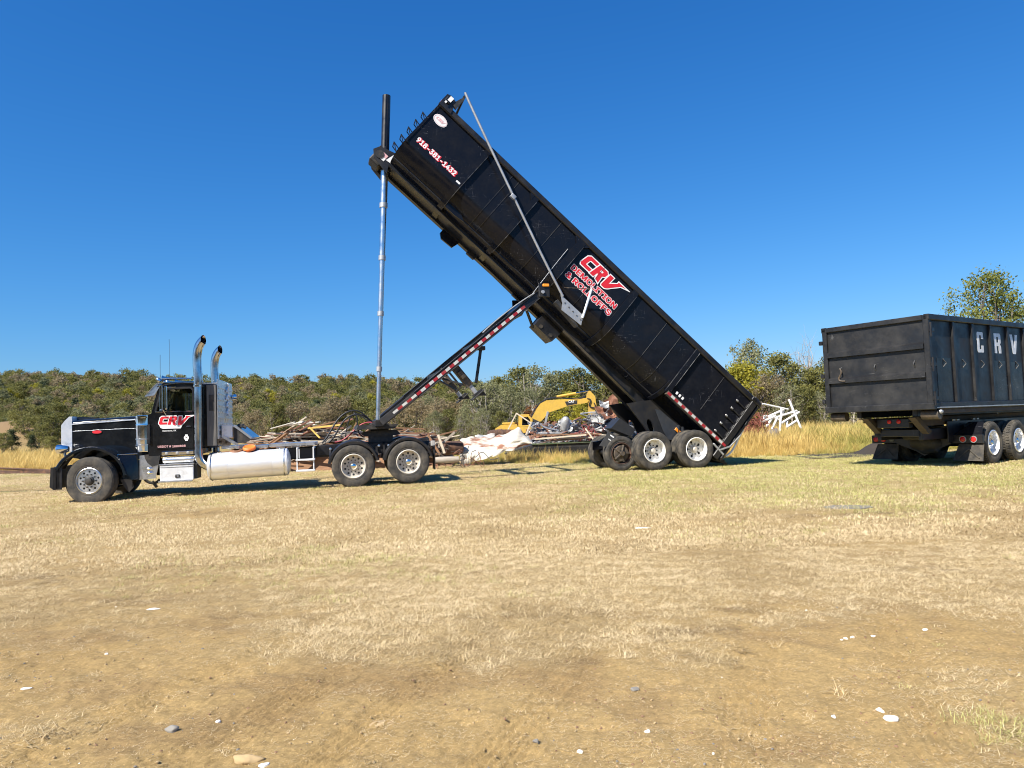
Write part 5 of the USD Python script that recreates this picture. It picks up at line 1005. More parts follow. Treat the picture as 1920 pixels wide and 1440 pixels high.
    part(t, 'tail_hinge', MB().cyl((2.0, .45, .46), (2.0, 2.15, .46), .085, n=18).prism([(1.52, .52), (1.60, .64), (2.06, .58), (2.12, .40), (1.98, .33), (1.62, .42)], .42, .50).prism([(1.52, .52), (1.60, .64), (2.06, .58), (2.12, .40), (1.98, .33), (1.62, .42)], 2.1, 2.18), frameblack)
    part(t, 'underride_bar', MB().bar((1.7, .3, .36), (2.3, .3, .12), .08, .06).bar((2.2, .3, .2), (2.2, 2.3, .2), .1, .1), frameblack)
    for s, z in ((0, .6), (1.245, .588)):
        wheel(t, s, 0, z, 1.05, .27, .318, 'trailer'); wheel(t, s, 2.59, z, 1.05, .27, .318, 'trailer', 180)
    wheel(t, -.80, .06, .555, .94, .26, .29, 'trailer', bare=True); wheel(t, -.52, 2.45, .555, .94, .26, .29, 'trailer', 180)
    part(t, 'axle_flap', MB().prism([(-1.06, 1.24), (-.79, 1.50), (-.33, 1.17), (-.52, 1.01)], .42, .9), hose_m)
    part(t, 'mud_flap', MB().prism([(-1.14, 1.16), (-.92, 1.03), (-1.20, .74), (-1.42, .79)], .40, .42), plain('grey_flap', (.05, .05, .052), .6)); part(t, 'flap_print', MB().bar((-1.10, .395, 1.06), (-1.0, .395, .99), .004, .035, .001, up=(.6, 0, .8)).bar((-1.16, .395, .96), (-1.09, .395, .91), .004, .025, .001, up=(.6, 0, .8)), decal_w)
    part(t, 'air_bag', MB().lathe([(.05, 0), (.10, .02), (.12, .08), (.09, .12), (.12, .16), (.10, .22), (.05, .24)], (-.36, .75, .95), (.5, 0, .8), 16), galv)
    part(t, 'tape_end', MB().bar((-.32, .9, 1.22), (.06, .9, .94), .01, .05, .001, up=(.6, 0, .8)), reflect_r)
trailer()

# ---------------------------------------------------------------- container on the roll-off truck
def rolloff():
    worn = plain('worn_hook', (.09, .09, .09), .5, .3)
    KO, KA = (11.555, 17.873, 0), 34.0
    c = thing('rolloff_container', 'big black steel roll-off container with white letters on its side', 'container', KO, KA)
    s0, s1, v0, v1, z0, z1 = -2.61, 4.4, .05, 2.72, 1.44, 3.58
    part(c, 'floor', MB().box(s0 + .05, s1, v0 + .1, v1 - .1, z0 + .02, z0 + .12), binblack)
    for v in (v0 + .075, v1 - .105): part(c, 'side_sheet', MB().box(s0 + .12, s1, v, v + .03, z0 + .1, z1 - .08, .004), binblack)
    part(c, 'front_wall', MB().box(s1 - .05, s1, v0 + .1, v1 - .1, z0, z1), binblack)
    for v in (v0, v1 - .13):
        part(c, 'top_rail', MB().box(s0, s1, v, v + .13, z1 - .13, z1, .015), binblack); part(c, 'bottom_rail', MB().box(s0 + .1, s1, v, v + .14, z0 + .0, z0 + .145, .012), binblack)
        for k in range(8):
            s = -1.46 + k * .925
            y = [v + .02, v + .12]
            part(c, 'side_rib', MB().box(s - .05, s + .05, y[0], y[1], z0 + .14, z1 - .13, .012), binblack)
    part(c, 'rail_edge', MB().box(s0 + .1, s1, v0 - .006, v0 + .0, z0 + .02, z0 + .045, .002), galv)
    for k, (a, b) in enumerate(((-2.24, -1.56), (.55, 1.2), (1.42, 2.1))):
        part(c, 'repair_patch', MB().prism([(a, 2.60 - k * .02), (b, 2.60 - k * .02), (b + .02, z0 + .16), (a - .01, z0 + .16)], v0 + .068, v0 + .0745), tubblack, label='shinier welded patch plate')
    for k in range(5): s = -1.96 + k * .925; part(c, 'tarp_hook', MB().bar((s, v0 + .07, 2.58), (s + .07, v0 + .03, 2.48), .02, .02).bar((s + .07, v0 + .03, 2.48), (s - .01, v0 + .07, 2.39), .02, .02), worn)
    # rear door
    d = numbered(c, 'rear_door'); UsdGeom.Xform.Define(stage, d)
    part(d, 'door_sheet', MB().box(s0 + .06, s0 + .09, v0 + .12, v1 - .12, z0 + .1, z1 - .1, .004), binblack)
    part(d, 'door_frame', MB().box(s0, s0 + .12, v0 + .02, v0 + .15, z0, z1 - .02, .014), binblack); part(d, 'door_frame', MB().box(s0, s0 + .12, v1 - .14, v1 - .02, z0, z1 - .02, .014), binblack)
    part(d, 'door_frame', MB().box(s0, s0 + .12, v0 + .15, v1 - .14, z1 - .13, z1 - .01, .014), binblack); part(d, 'door_frame', MB().box(s0 - .02, s0 + .12, v0, v1, z0 - .01, z0 + .14, .014), binblack)
    for z in (2.80, 2.15): part(d, 'door_beam', MB().prism([(s0 + .06, z), (s0 - .02, z + .01), (s0 - .02, z + .11), (s0 + .06, z + .16)], v0 + .15, v1 - .14), binblack)
    for k, v in enumerate((.45, 1.38, 2.25)): part(d, 'door_hook', MB().bar((s0 + .06, v, 2.56), (s0 - .0, v, 2.48), .02, .02).bar((s0 - .0, v, 2.48), (s0 + .06, v, 2.40), .02, .02), worn)
    for z in (3.22, 2.44, 1.68): part(d, 'hinge', MB().cyl((s0 + .02, v0 - .02, z - .16), (s0 + .02, v0 - .02, z + .16), .028, n=10).box(s0, s0 + .16, v0 - .03, v0 + .02, z - .04, z + .04, .006), frameblack)
    for z in (3.2, 2.36, 1.72): part(d, 'latch_lug', MB().box(s0 - .02, s0 + .06, v1 - .02, v1 + .07, z - .05, z + .05, .01), frameblack)
    part(d, 'latch_chain', MB().tube(curve([(s0 - .02, 2.26, 2.52), (s0 - .03, 2.22, 2.40), (s0 - .03, 2.28, 2.28), (s0 - .03, 2.12, 2.2)], 12), .02, 6), greasy)
    # letters painted in the bays
    def cap(ch, wd=.36, h=.50):
        if ch == 'C': g = Polygon([(.08, 0), (0, .07), (0, .93), (.08, 1), (.92, 1), (1, .93), (1, .66), (.66, .66), (.66, .84), (.36, .84), (.36, .16), (.66, .16), (.66, .34), (1, .34), (1, .07), (.92, 0)])
        elif ch == 'R': g = Polygon([(0, 0), (0, 1), (.88, 1), (1, .9), (1, .54), (.86, .45), (1, .34), (1, 0), (.66, 0), (.66, .36), (.36, .36), (.36, 0)], [[(.36, .54), (.36, .82), (.64, .82), (.64, .54)]])
        else: g = Polygon([(0, 1), (.34, 1), (.54, .3), (.72, 1), (1.04, 1), (.72, 0), (.34, 0)])
        return affinity.scale(g, wd, h, origin=(0, 0))
    for ch, s in (('C', -.25), ('R', .63), ('V', 1.50)): part(c, 'letter', MB().prism(cap(ch, {'C': .32, 'R': .36, 'V': .42}[ch]), v0 + .070, v0 + .0735, 'y', trans(s, 0, 2.77)), decal_w, False)
    for v in (.62, 1.98): part(c, 'skid_rail', MB().box(s0 + .35, s1, v, v + .12, z0 - .16, z0, .01), frameblack)
    for v in (.05, 2.28): part(c, 'ground_roller', MB().cyl((s0 + .22, v, z0 - .12), (s0 + .22, v + .38, z0 - .12), .11, n=18), greasy)
    part(c, 'long_sill', MB().box(s0 + .4, s1, v0 + .05, v0 + .22, z0 - .10, z0 - .0, .008), plain('rusty_sill', (.05, .035, .025), .7, dirt=(.10, .06, .035), dirt_amt=.6)); 
    part(c, 'roller_lamp', MB().lathe([(.04, 0), (.05, .02), (.035, .05), (0, .06)], (s0 + .2, .03, z0 - .06), (-.3, -1, 0), 14), galv)

    t = thing('rolloff_truck', 'black tandem axle roll-off truck seen from behind under the container', 'truck', KO, KA)
    brown = plain('dusty_brown_steel', (.05, .036, .022), .75, dirt=(.12, .085, .05), dirt_amt=.6, dirt_scale=4)
    for v in (.72, 1.72): part(t, 'chassis_rail', MB().box(-1.9, 4.6, v, v + .1, .72, .98, .01), frameblack)
    for v in (.70, 1.80): part(t, 'hoist_rail', MB().prism([(-2.3, 1.16), (-2.2, 1.25), (4.5, 1.26), (4.5, 1.10), (-1.6, 1.05)], v, v + .13), brown)
    for v in (.58, 1.72): part(t, 'tail_ramp', MB().prism([(-2.45, 1.26), (-2.3, 1.28), (-1.72, .92), (-1.86, .86)], v, v + .16), brown)
    part(t, 'tail_crossbeam', MB().box(-2.1, -1.95, .9, 1.7, 1.02, 1.24, .015).box(-1.9, -1.75, .75, 1.9, .80, .98, .015), frameblack)
    for v in (1.15, 1.38): part(t, 'upper_lamp', MB().lathe([(.05, 0), (.05, .02), (.03, .035), (0, .04)], (-2.1, v, 1.17), (-1, 0, 0), 16), redlens)
    for a, b in ((-.04, .66), (1.98, 2.68)): part(t, 'lamp_bar', MB().box(-.68, -.60, a, b, .59, .80, .012), frameblack)
    part(t, 'lamp_bar', MB().box(-.66, -.60, .66, 1.98, .62, .72, .012), frameblack)
    lens_g = plain('grey_lamp', (.11, .12, .11), .4)
    for v, m in ((.16, 'r'), (.40, 'r'), (.70, 'w'), (2.14, 'w'), (2.36, 'r'), (2.56, 'r')):
        k = numbered(t, 'tail_lamp'); UsdGeom.Xform.Define(stage, k)
        part(k, 'lens', MB().lathe([(.066, 0), (.06, .02), (.03, .03), (0, .032)], (-.68, v, .69), (-1, 0, 0), 20), redlens if m == 'r' else lens_g)
        if v < .5: part(k, 'bezel', MB().lathe([(.066, 0), (.066, .022), (.078, .022), (.08, 0)], (-.68, v, .69), (-1, 0, 0), 20), galv)
    for v in (-.04, 1.99):
        k = numbered(t, 'mud_flap'); UsdGeom.Xform.Define(stage, k)
        g = [[(-.63 - .10 * q, v + x * (.56 + .12 * q), .57 - .39 * q) for x in np.linspace(0, 1, 7)] for q in np.linspace(0, 1, 7)]
        part(k, 'flap', MB().sheet(g, .012), rubber)
        for a in (-1, 1): part(k, 'flap_rib', MB().bar((-.68, v + .32, .46), (-.725, v + .32 + a * .24, .24), .02, .03), rubber_d)
    for v in (-.02, 2.0): part(t, 'fender_plate', MB().sheet([[(-.64, v, .80), (-.64, v + .62, .80)], [(-.60, v, .95), (-.60, v + .42, .95)], [(-.50, v, 1.09), (-.50, v + .22, 1.09)]], .012), tubblack)
    for s in (-.02, 1.36): part(t, 'axle', MB().cyl((s, .3, .585), (s, 2.2, .585), .09).lathe([(0, -.25), (.17, -.18), (.22, 0), (.17, .18), (0, .25)], (s, 1.25, .585), (1, 0, 0), 18), frameblack)
    part(t, 'differential', MB().lathe([(0, -.42), (.2, -.3), (.30, 0), (.22, .3), (0, .42)], (-.7, 1.25, .62), (0, 1, .15), 18).box(-1.3, -.4, .95, 1.55, .70, .98, .05), dark)
    part(t, 'wheel_well_panel', MB().box(-.9, 3.5, .62, .66, .62, 1.14, .01), frameblack)
    for s, v in ((-.75, .56), (-.55, .56), (.25, .56), (.45, .56)): part(t, 'side_reflector', MB().box(s, s + .12, v, v + .03, 1.14, 1.18, .005), clearlens)
    part(t, 'drawbar', MB().prism([(1.98, .70), (1.98, .58), (1.5, .40), (1.3, .28), (1.1, .40), (.66, .58), (.66, .70)], -.74, -.69, 'x'), frameblack)
    for s in (0, 1.36):
        wheel(t, s, 0, .585, 1.0, .26, .30, 'chrome'); wheel(t, s, 2.48, .585, 1.0, .26, .30, 'chrome', 180)
    part(t, 'cab', MB().box(5.6, 7.6, .2, 2.3, .9, 2.9, .1).box(7.5, 8.8, .5, 2.0, .9, 1.9, .1), black)
    wheel(t, 7.4, 0, .53, 1.05, .3, .30, 'steer', inner=False); wheel(t, 7.4, 2.48, .53, 1.05, .3, .30, 'steer', 180, inner=False)
    part(t, 'front_frame', MB().box(4.5, 7.8, .72, .82, .6, .9).box(4.5, 7.8, 1.72, 1.82, .6, .9), frameblack)
rolloff()
# ---------------------------------------------------------------- excavator behind the scrap
yellow = plain('machine_yellow', (.55, .345, .055), .5, dirt=(.26, .17, .07), dirt_amt=.5, dirt_scale=1.6, vary=.08)
def excavator():
    t = thing('excavator', 'yellow tracked excavator with its arm raised behind the scrap heap', 'excavator', (1.2, 46, .08), 0)
    z0 = -.08; Q = lambda pts: [(x - 1.2, z + z0) for x, z in pts]
    part(t, 'boom', MB().prism(Q([(.95, 1.5), (1.12, 1.75), (1.5, 2.38), (1.72, 2.66), (2.1, 2.84), (2.86, 2.86), (4.62, 2.90), (4.72, 2.72), (4.62, 2.60), (3.34, 2.42), (2.35, 2.12), (2.12, 2.05), (1.92, 1.76), (1.7, 1.55), (1.35, 1.5)]), -.22, .22), yellow)
    part(t, 'boom_hose', MB().tube(curve([(x - 1.2, -.2, z + z0 + .02) for x, z in [(1.15, 1.85), (1.6, 2.58), (2.1, 2.88), (3.2, 2.90), (4.5, 2.93)]], 16), .03, 6).tube(curve([(x - 1.2, .1, z + z0 + .04) for x, z in [(1.15, 1.85), (1.6, 2.58), (2.1, 2.90), (3.2, 2.93), (4.5, 2.97)]], 16), .03, 6), hose_m)
    part(t, 'stick', MB().prism(Q([(4.58, 2.75), (4.62, 3.15), (4.76, 3.34), (4.86, 3.30), (5.12, 2.98), (5.20, 2.2), (5.05, 1.5), (4.75, 1.45), (4.66, 1.9), (4.68, 2.5)]), -.18, .18), yellow)
    part(t, 'stick_hose', MB().tube(curve([(4.62 - 1.2, -.22, 2.78), (4.82 - 1.2, -.24, 2.62), (4.72 - 1.2, -.24, 2.36), (4.98 - 1.2, -.24, 2.2), (5.02 - 1.2, -.24, 2.5)], 16), .035, 6), hose_m)
    part(t, 'stick_cylinder', MB().cyl((2.75 - 1.2, 0, 2.96), (3.95 - 1.2, 0, 3.14), .085, n=14), yellow); part(t, 'cylinder_rod', MB().cyl((3.95 - 1.2, 0, 3.14), (4.70 - 1.2, 0, 3.24), .045, n=10), chrome)
    part(t, 'boom_cylinder', MB().bar((1.9 - 1.2, -.3, 1.1), (2.15 - 1.2, -.28, 2.06), .12, .12), galv)
    part(t, 'boom_foot', MB().prism(Q([(.9, 1.2), (.95, 1.6), (1.2, 1.75), (1.7, 1.5), (1.75, 1.2)]), -.35, .35), dark)
    part(t, 'boom_badge', MB().prism(Q([(3.22, 2.72), (4.0, 2.78), (3.98, 2.56), (3.34, 2.46)]), -.232, -.222), dark)
    part(t, 'badge_letters', MB().prism(fit_text('CAT', .16, .36, True), -.238, -.233, 'y', trans(3.46 - 1.2, 0, 2.55)), decal_w, False)
    part(t, 'body', MB().prism(Q([(-1.18, .95), (-1.14, 1.2), (-.78, 1.42), (.2, 1.44), (.26, 1.28), (1.75, 1.26), (1.8, .9), (-1.0, .85)]), -.6, 1.9), yellow)
    part(t, 'engine_cover', MB().box(-.7 - 1.2, .1 - 1.2, -.5, 1.7, 1.36, 1.48, .04), yellow); part(t, 'exhaust', MB().cyl((-1.5, .9, 1.4), (-1.5, .9, 1.75), .06), dark)
    cb = numbered(t, 'cab'); UsdGeom.Xform.Define(stage, cb)
    fr = Polygon(Q([(.29, 1.27), (.34, 1.95), (.95, 1.97), (1.18, 1.7), (1.14, 1.25)])).difference(Polygon(Q([(.52, 1.36), (.55, 1.85), (.90, 1.86), (1.04, 1.66), (1.0, 1.36)])))
    part(cb, 'cab_frame', MB().prism(fr, -.6, -.52).prism(fr, .3, .38).box(.32 - 1.2, 1.0 - 1.2, -.6, .38, 1.86, 1.93, .03), yellow); part(cb, 'cab_glass', MB().prism(Q([(.5, 1.34), (.53, 1.87), (.92, 1.88), (1.06, 1.66), (1.02, 1.34)]), -.57, -.55), glass); part(cb, 'cab_seat', MB().box(-.65, -.3, -.4, .2, 1.2, 1.7, .05), cloth)
    for v in (-.7, 1.5):
        part(t, 'track', MB().prism(Polygon([(-2.1, .30), (-1.95, .02), (1.7, .02), (1.9, .35), (1.7, .68), (-1.9, .68)]).buffer(.08), v, v + .5), dark)
excavator()

# ---------------------------------------------------------------- scrap, lumber, posts
rg = np.random.default_rng(5)
sheet_m = [plain('scrap_grey', (.30, .30, .31), .42, .65, dirt=(.18, .15, .12), dirt_amt=.7, dirt_scale=2.5, vary=.3), plain('scrap_pale', (.38, .38, .37), .5, .3, dirt=(.28, .22, .17), dirt_amt=.7, dirt_scale=2.5, vary=.25),
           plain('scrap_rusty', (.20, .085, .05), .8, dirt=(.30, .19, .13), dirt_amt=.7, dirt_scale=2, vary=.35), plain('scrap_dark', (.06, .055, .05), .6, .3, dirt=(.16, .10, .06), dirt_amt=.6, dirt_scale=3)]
def crumple(r, w, h, amp, n=7, rib=0.0, seed=0, fold=.0):
    u, v = np.meshgrid(np.linspace(-.5, .5, n), np.linspace(-.5, .5, n), indexing='ij')
    P = np.stack([u * w, v * h, np.zeros_like(u)], -1); q = P3(u * 3.1 + seed, v * 3.1, 1.0)
    P[..., 2] = amp * ((meshkit.fbm(q, 3, seed) - .5) * 2.2 + fold * np.abs(u + .3 * v) * 2) + rib * np.sin(u * n * np.pi)
    P[..., 0] += amp * .5 * (meshkit.fbm(q + 7, 2, seed + 3) - .5); P[..., 1] += amp * .5 * (meshkit.fbm(q + 13, 2, seed + 5) - .5)
    return MB().sheet(P, .012)
def eul(r, a=180, tilt=1.0):
    M = rotm([0, 0, 1], r.uniform(-a, a)) @ rotm([1, 0, 0], r.uniform(-90, 90) * tilt) @ rotm([0, 1, 0], r.uniform(-60, 60) * tilt); return M
HX = [.4, .7, 1.1, 1.7, 2.0, 2.3, 2.7, 3.2, 3.6, 3.75, 4.2, 4.6, 4.9, 5.6, 6.4]; HZ = [.7, 1.42, 1.46, 1.40, 1.55, 1.58, 1.40, 1.62, 1.78, 1.95, 1.95, 1.85, 1.65, 1.25, .7]
def heap_top(x): return np.interp(x, HX, HZ)
def mound(name, xs, tops, y, half, mat, label, cat, seed, base=.05):
    a = np.linspace(0, 1, 24); X = np.interp(a, np.linspace(0, 1, len(xs)), xs); T = np.interp(X, xs, tops); b = np.linspace(-1, 1, 9)
    G = np.array([[(x, y + k * half * (1.2 - .3 * abs(k)), base + max(.02, (t - base)) * (1 - abs(k) ** 1.6) * (.85 + .3 * meshkit.noise(np.array([x * 2.3, k * 2.0, seed]), seed))) for k in b] for x, t in zip(X, T)])
    return solo(name, MB().sheet(G), mat, label, cat, kind='stuff', smooth=False)
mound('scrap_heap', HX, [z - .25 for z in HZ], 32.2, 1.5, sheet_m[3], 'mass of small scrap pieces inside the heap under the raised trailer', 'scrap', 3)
small = [MB() for _ in range(3)]
for k in range(650):
    x = rg.uniform(.6, 6.2); yy = 30.6 + 1.9 * rg.random() ** 1.2; z = .1 + (heap_top(x) - .1) * np.clip((yy - 30.2) / 1.3, .25, 1) * rg.uniform(.55, 1.0)
    M = trans(x, yy, z) @ eul(rg); m = small[rg.integers(0, 3)]
    if rg.random() < .55:
        w_, h_ = rg.uniform(.12, .42), rg.uniform(.06, .2); q = crumple(rg, w_, h_, .06, 4, 0, k).move(M); m.add(*q.mesh())
    else: L_ = rg.uniform(.2, .7); m.bar((M @ [-L_ / 2, 0, 0, 1])[:3], (M @ [L_ / 2, 0, 0, 1])[:3], rg.uniform(.02, .05), rg.uniform(.02, .05))
for k, mm in enumerate((sheet_m[0], sheet_m[1], sheet_m[2])): solo('scrap_bits', small[k], mm, ('small grey metal offcuts spread over the scrap heap', 'small pale offcuts spread over the scrap heap', 'small rusty offcuts spread over the scrap heap')[k], 'scrap', kind='stuff', smooth=False)
for k in range(46):
    x = rg.uniform(.75, 5.6); yy = 30.7 + rg.random() * 1.2; z = heap_top(x) * np.clip((yy - 30.0) / 1.3, .5, 1) * rg.uniform(.62, .98) + .02; w_ = rg.uniform(.35, .85); h_ = rg.uniform(.2, .5)
    solo('scrap_sheet', crumple(rg, w_, h_, .12, 7, .012 if k % 3 == 0 else 0, k, rg.uniform(-.6, .8)).move(trans(x, yy, z) @ eul(rg, 60, .75)), sheet_m[0 if k % 3 else 1], 'crumpled grey metal sheet in the scrap heap under the raised trailer', 'scrap sheet', 'crumpled sheets in the scrap heap', smooth=25)
for k in range(26):
    x = rg.uniform(.9, 5.6); yy = 30.5 + rg.random() * 1.0; z = heap_top(x) * rg.uniform(.5, 1.0) + .03; L_ = rg.uniform(.6, 1.6); M = trans(x, yy, z) @ rotm([0, 0, 1], rg.uniform(-70, 70)) @ rotm([0, 1, 0], rg.uniform(-35, 35))
    pts = [(M @ [L_ * (a - .5), .05 * math.sin(a * 5 + k), .08 * math.sin(a * 3 + k), 1])[:3] for a in np.linspace(0, 1, 8)]
    solo('scrap_pipe', MB().tube(pts, rg.uniform(.015, .04), 7), sheet_m[(0, 1, 2, 0)[k % 4]], 'bent thin pipe sticking out of the scrap heap', 'pipe', 'bent pipes in the scrap heap')
solo('duct_hood', MB().lathe([(0, .28), (.10, .25), (.17, .16), (.20, 0), (.18, -.28), (.15, -.32)], (2.16, 30.9, 1.42), (.15, -.3, 1), 18), sheet_m[1], 'dented pale domed duct cap standing on the grey scrap heap', 'duct cap', smooth=60)
solo('rusty_tank_shell', crumple(rg, 1.0, .8, .26, 10, 0, 88, 1.2).move(trans(3.98, 30.9, 1.83) @ rotm([1, 0, 0], 62) @ rotm([0, 0, 1], 25)), sheet_m[2], 'torn red-brown tank shell on top of the scrap heap', 'tank shell', smooth=40)
solo('rusty_tank_shell', crumple(rg, .75, .35, .16, 9, 0, 91, .8).move(trans(4.45, 30.95, 2.02) @ rotm([1, 0, 0], 35) @ rotm([0, 1, 0], 8)), sheet_m[2], 'curled rusty sheet pointing right above the torn tank shell', 'tank shell', smooth=40)
solo('pale_sheet', crumple(rg, .75, .4, .15, 9, 0, 95, .8).move(trans(3.6, 30.7, 1.52) @ rotm([1, 0, 0], 50) @ rotm([0, 1, 0], -25)), sheet_m[1], 'cream crumpled sheet just left of the torn tank shell', 'scrap sheet', smooth=40)
solo('pale_sheet', crumple(rg, .42, .30, .10, 8, 0, 97, .8).move(trans(3.78, 30.85, 2.10) @ rotm([1, 0, 0], 60) @ rotm([0, 1, 0], 15)), sheet_m[1], 'white scrap sheet on the very top of the heap', 'scrap sheet', smooth=40)
solo('copper_sheet', crumple(rg, .28, .5, .10, 7, 0, 98, .5).move(trans(5.02, 30.9, 1.78) @ rotm([1, 0, 0], 70) @ rotm([0, 0, 1], 25)), plain('copper_scrap', (.50, .24, .10), .5, .3, dirt=(.6, .5, .4), dirt_amt=.5), 'orange-brown sheet standing upright at the right of the heap', 'scrap sheet', smooth=40)
wire = MB(); r2 = np.random.default_rng(8)
for k in range(15):
    c = np.array([3.1 + r2.normal(0, .28), 30.35 + r2.normal(0, .12), .98 + r2.normal(0, .09)]); wire.tube(curve(c + r2.normal(0, .13, (5, 3)), 10), .012, 4, False)
solo('red_wire_tangle', wire, plain('red_wire', (.30, .06, .05), .6), 'tangle of red wire low in the scrap heap beside the trailer wheels', 'wire')
wire = MB()
for k in range(60):
    c = np.array([9.78 + r2.normal(0, .22), 30 + r2.normal(0, .15), 1.0 + r2.normal(0, .22)]); wire.tube(curve(c + r2.normal(0, .16, (5, 3)), 10), .012, 4, False)
solo('rusty_wire_tangle', wire, plain('rust_wire', (.22, .07, .045), .85), 'dark red tangle of rusty wire right of the raised trailer tail', 'wire')
# flat frame of planks and the dark trailer bed under the heap
bed = thing('flatbed', 'low dark trailer bed loaded with scrap in front of the excavator', 'trailer', (1.2, 29.6, 0), 0)
part(bed, 'deck', MB().prism([(-1.6, .30), (-.4, .62), (2.2, .60), (2.3, .36), (-1.5, .16)], -.3, 1.8), dark); part(bed, 'deck_edge', MB().prism([(-.5, .60), (2.4, .62), (2.4, .68), (-.5, .66)], -.36, -.31), plain('green_edge', (.06, .085, .04), .7, dirt=(.2, .17, .1), dirt_amt=.6))
for x in (-1.2, .2, 1.5): part(bed, 'support', MB().box(x, x + .15, -.2, 1.6, .02, .40), dark)
part(bed, 'side_board', MB().prism([(-1.55, .18), (-.35, .48), (2.2, .46), (2.22, .12), (-1.5, .06)], -.34, -.31), plain('dark_tarp', (.012, .012, .013), .5))
wood_m = [plain('grey_wood', (.34, .30, .25), .9, dirt=(.18, .13, .09), dirt_amt=.6, dirt_scale=2, vary=.25, stretch=(.3, 3, 3)), plain('brown_wood', (.24, .13, .07), .9, dirt=(.12, .07, .04), dirt_amt=.5, vary=.3, stretch=(.3, 3, 3)),
          plain('red_wood', (.17, .075, .05), .85, dirt=(.30, .18, .12), dirt_amt=.5, vary=.3, stretch=(.3, 3, 3)), plain('pale_wood', (.55, .47, .36), .85, dirt=(.35, .26, .17), dirt_amt=.5, vary=.2, stretch=(.3, 3, 3)), plain('white_board', (.56, .53, .46), .8, dirt=(.45, .36, .26), dirt_amt=.5, vary=.1), plain('yellow_board', (.62, .42, .10), .7, dirt=(.35, .26, .14), dirt_amt=.5)]
def board(p0, p1, w, h, m, label, cat='board', group=None, name='board'):
    c = (np.asarray(p0, float) + np.asarray(p1, float)) / 2; return solo(name, MB().bar(p0, p1, w, h), wood_m[m], label, cat, group, smooth=False)
board((.80, 29.2, .82), (2.84, 29.1, .92), .08, .06, 3, 'pale plank lying along the front edge of the scrap bed')
board((.75, 29.3, .98), (3.5, 29.6, .93), .12, .05, 1, 'brown plank behind the pale one on the scrap bed')
board((2.80, 28.9, 1.18), (3.22, 28.7, .52), .07, .05, 3, 'pale plank leaning against the right end of the scrap bed')
board((-.22, 29.6, 1.24), (.14, 29.6, 1.88), .06, .05, 3, 'left leg of the leaning pale pole frame by the excavator cab', name='pole')
board((.13, 29.6, 1.88), (.70, 29.55, 1.46), .06, .05, 3, 'slanting top of the leaning pale pole frame by the excavator cab', name='pole')
board((.72, 29.55, 1.50), (.48, 29.5, .98), .07, .06, 3, 'right leg of the leaning pale pole frame by the excavator cab', name='pole')
board((3.0, 30.2, 1.0), (4.1, 30.1, .78), .07, .05, 3, 'grey plank lying across the red wire', 'board')
for k in range(5): board((1.0 + .25 * k, 29.25, .70 + .03 * k), (2.2 + .3 * k, 29.22, .74 + .02 * k), .05, .035, k % 4, 'short timber stacked along the deck edge of the scrap bed', 'board', 'timbers on the scrap bed')
# big torn white sheet
A = [(-1.94, .88, 26.2), (-1.75, 1.0, 26.3), (-1.45, 1.02, 26.45), (-1.10, 1.0, 26.5), (-.77, .98, 26.5), (-.45, 1.08, 26.6), (-.1, 1.2, 26.6), (.14, 1.33, 26.5), (.38, 1.12, 26.5), (.66, .82, 26.6)]
B = [(-1.80, .10, 25.5), (-1.68, .12, 25.5), (-1.50, .18, 25.45), (-1.29, .24, 25.4), (-.98, .31, 25.4), (-.66, .40, 25.5), (-.35, .50, 25.6), (-.02, .58, 25.7), (.30, .68, 25.9), (.62, .76, 26.1)]
G = []
from scipy.interpolate import CubicSpline as _CS
tt = np.linspace(0, 1, 10); ta = np.linspace(0, 1, 46); a_ = _CS(tt, np.array(A))(ta); b_ = _CS(tt, np.array(B))(ta)
for i in range(46):
    row = []
    for q in np.linspace(0, 1, 22):
        p = a_[i] * (1 - q) + b_[i] * q; bulge = .30 * math.sin(math.pi * q) * (.6 + .8 * meshkit.noise(np.array([ta[i] * 6, q * 2, 0.]), 4)); n = meshkit.fbm(np.array([ta[i] * 9, q * 4, 1.]), 4, 6) - .5
        row.append((p[0] + .05 * n, p[2] - bulge + .30 * n, p[1] + .10 * n + .03 * math.sin(ta[i] * 40 + q * 5) * (1 - q)))
    G.append(row)
torn = plain('peeling_white_paint', (.56, .52, .44), .65, dirt=(.24, .09, .045), dirt_amt=.95, dirt_scale=1.1, vary=.14, lo=.535, hi=.60, stretch=(.55, 1.0, 1.9), bump=.2, bump_scale=12)
solo('torn_sheet', MB().sheet(np.array(G), .02), torn, 'large crumpled white sheet streaked with rust lying before the scrap heap', 'metal sheet', smooth=40)
solo('scrap_cloth', crumple(rg, .7, .3, .12, 8, 0, 61).move(trans(-1.05, 27, 1.0) @ rotm([1, 0, 0], 50)), sheet_m[1], 'pale rag-like sheet just above the left end of the torn white sheet', 'scrap sheet', smooth=40)
for x0, x1, z, rr in ((-.95, -.52, 1.04, .2), (-.50, .0, 1.10, .17)): solo('rusty_barrel', MB().lathe([(0, 0), (rr * .9, .01), (rr, .03), (rr, .2), (rr * 1.04, .21), (rr * 1.04, .24), (rr, .25), (rr, .55), (rr * .85, .58), (0, .55)], (x0, 27.6, z), (1, .4, .1 if x0 < -.6 else -.05), 22), rust, 'rusty brown drum lying left of the white sheet tip' if x0 < -.6 else 'second rusty drum, closer to the tip of the white sheet', 'drum')
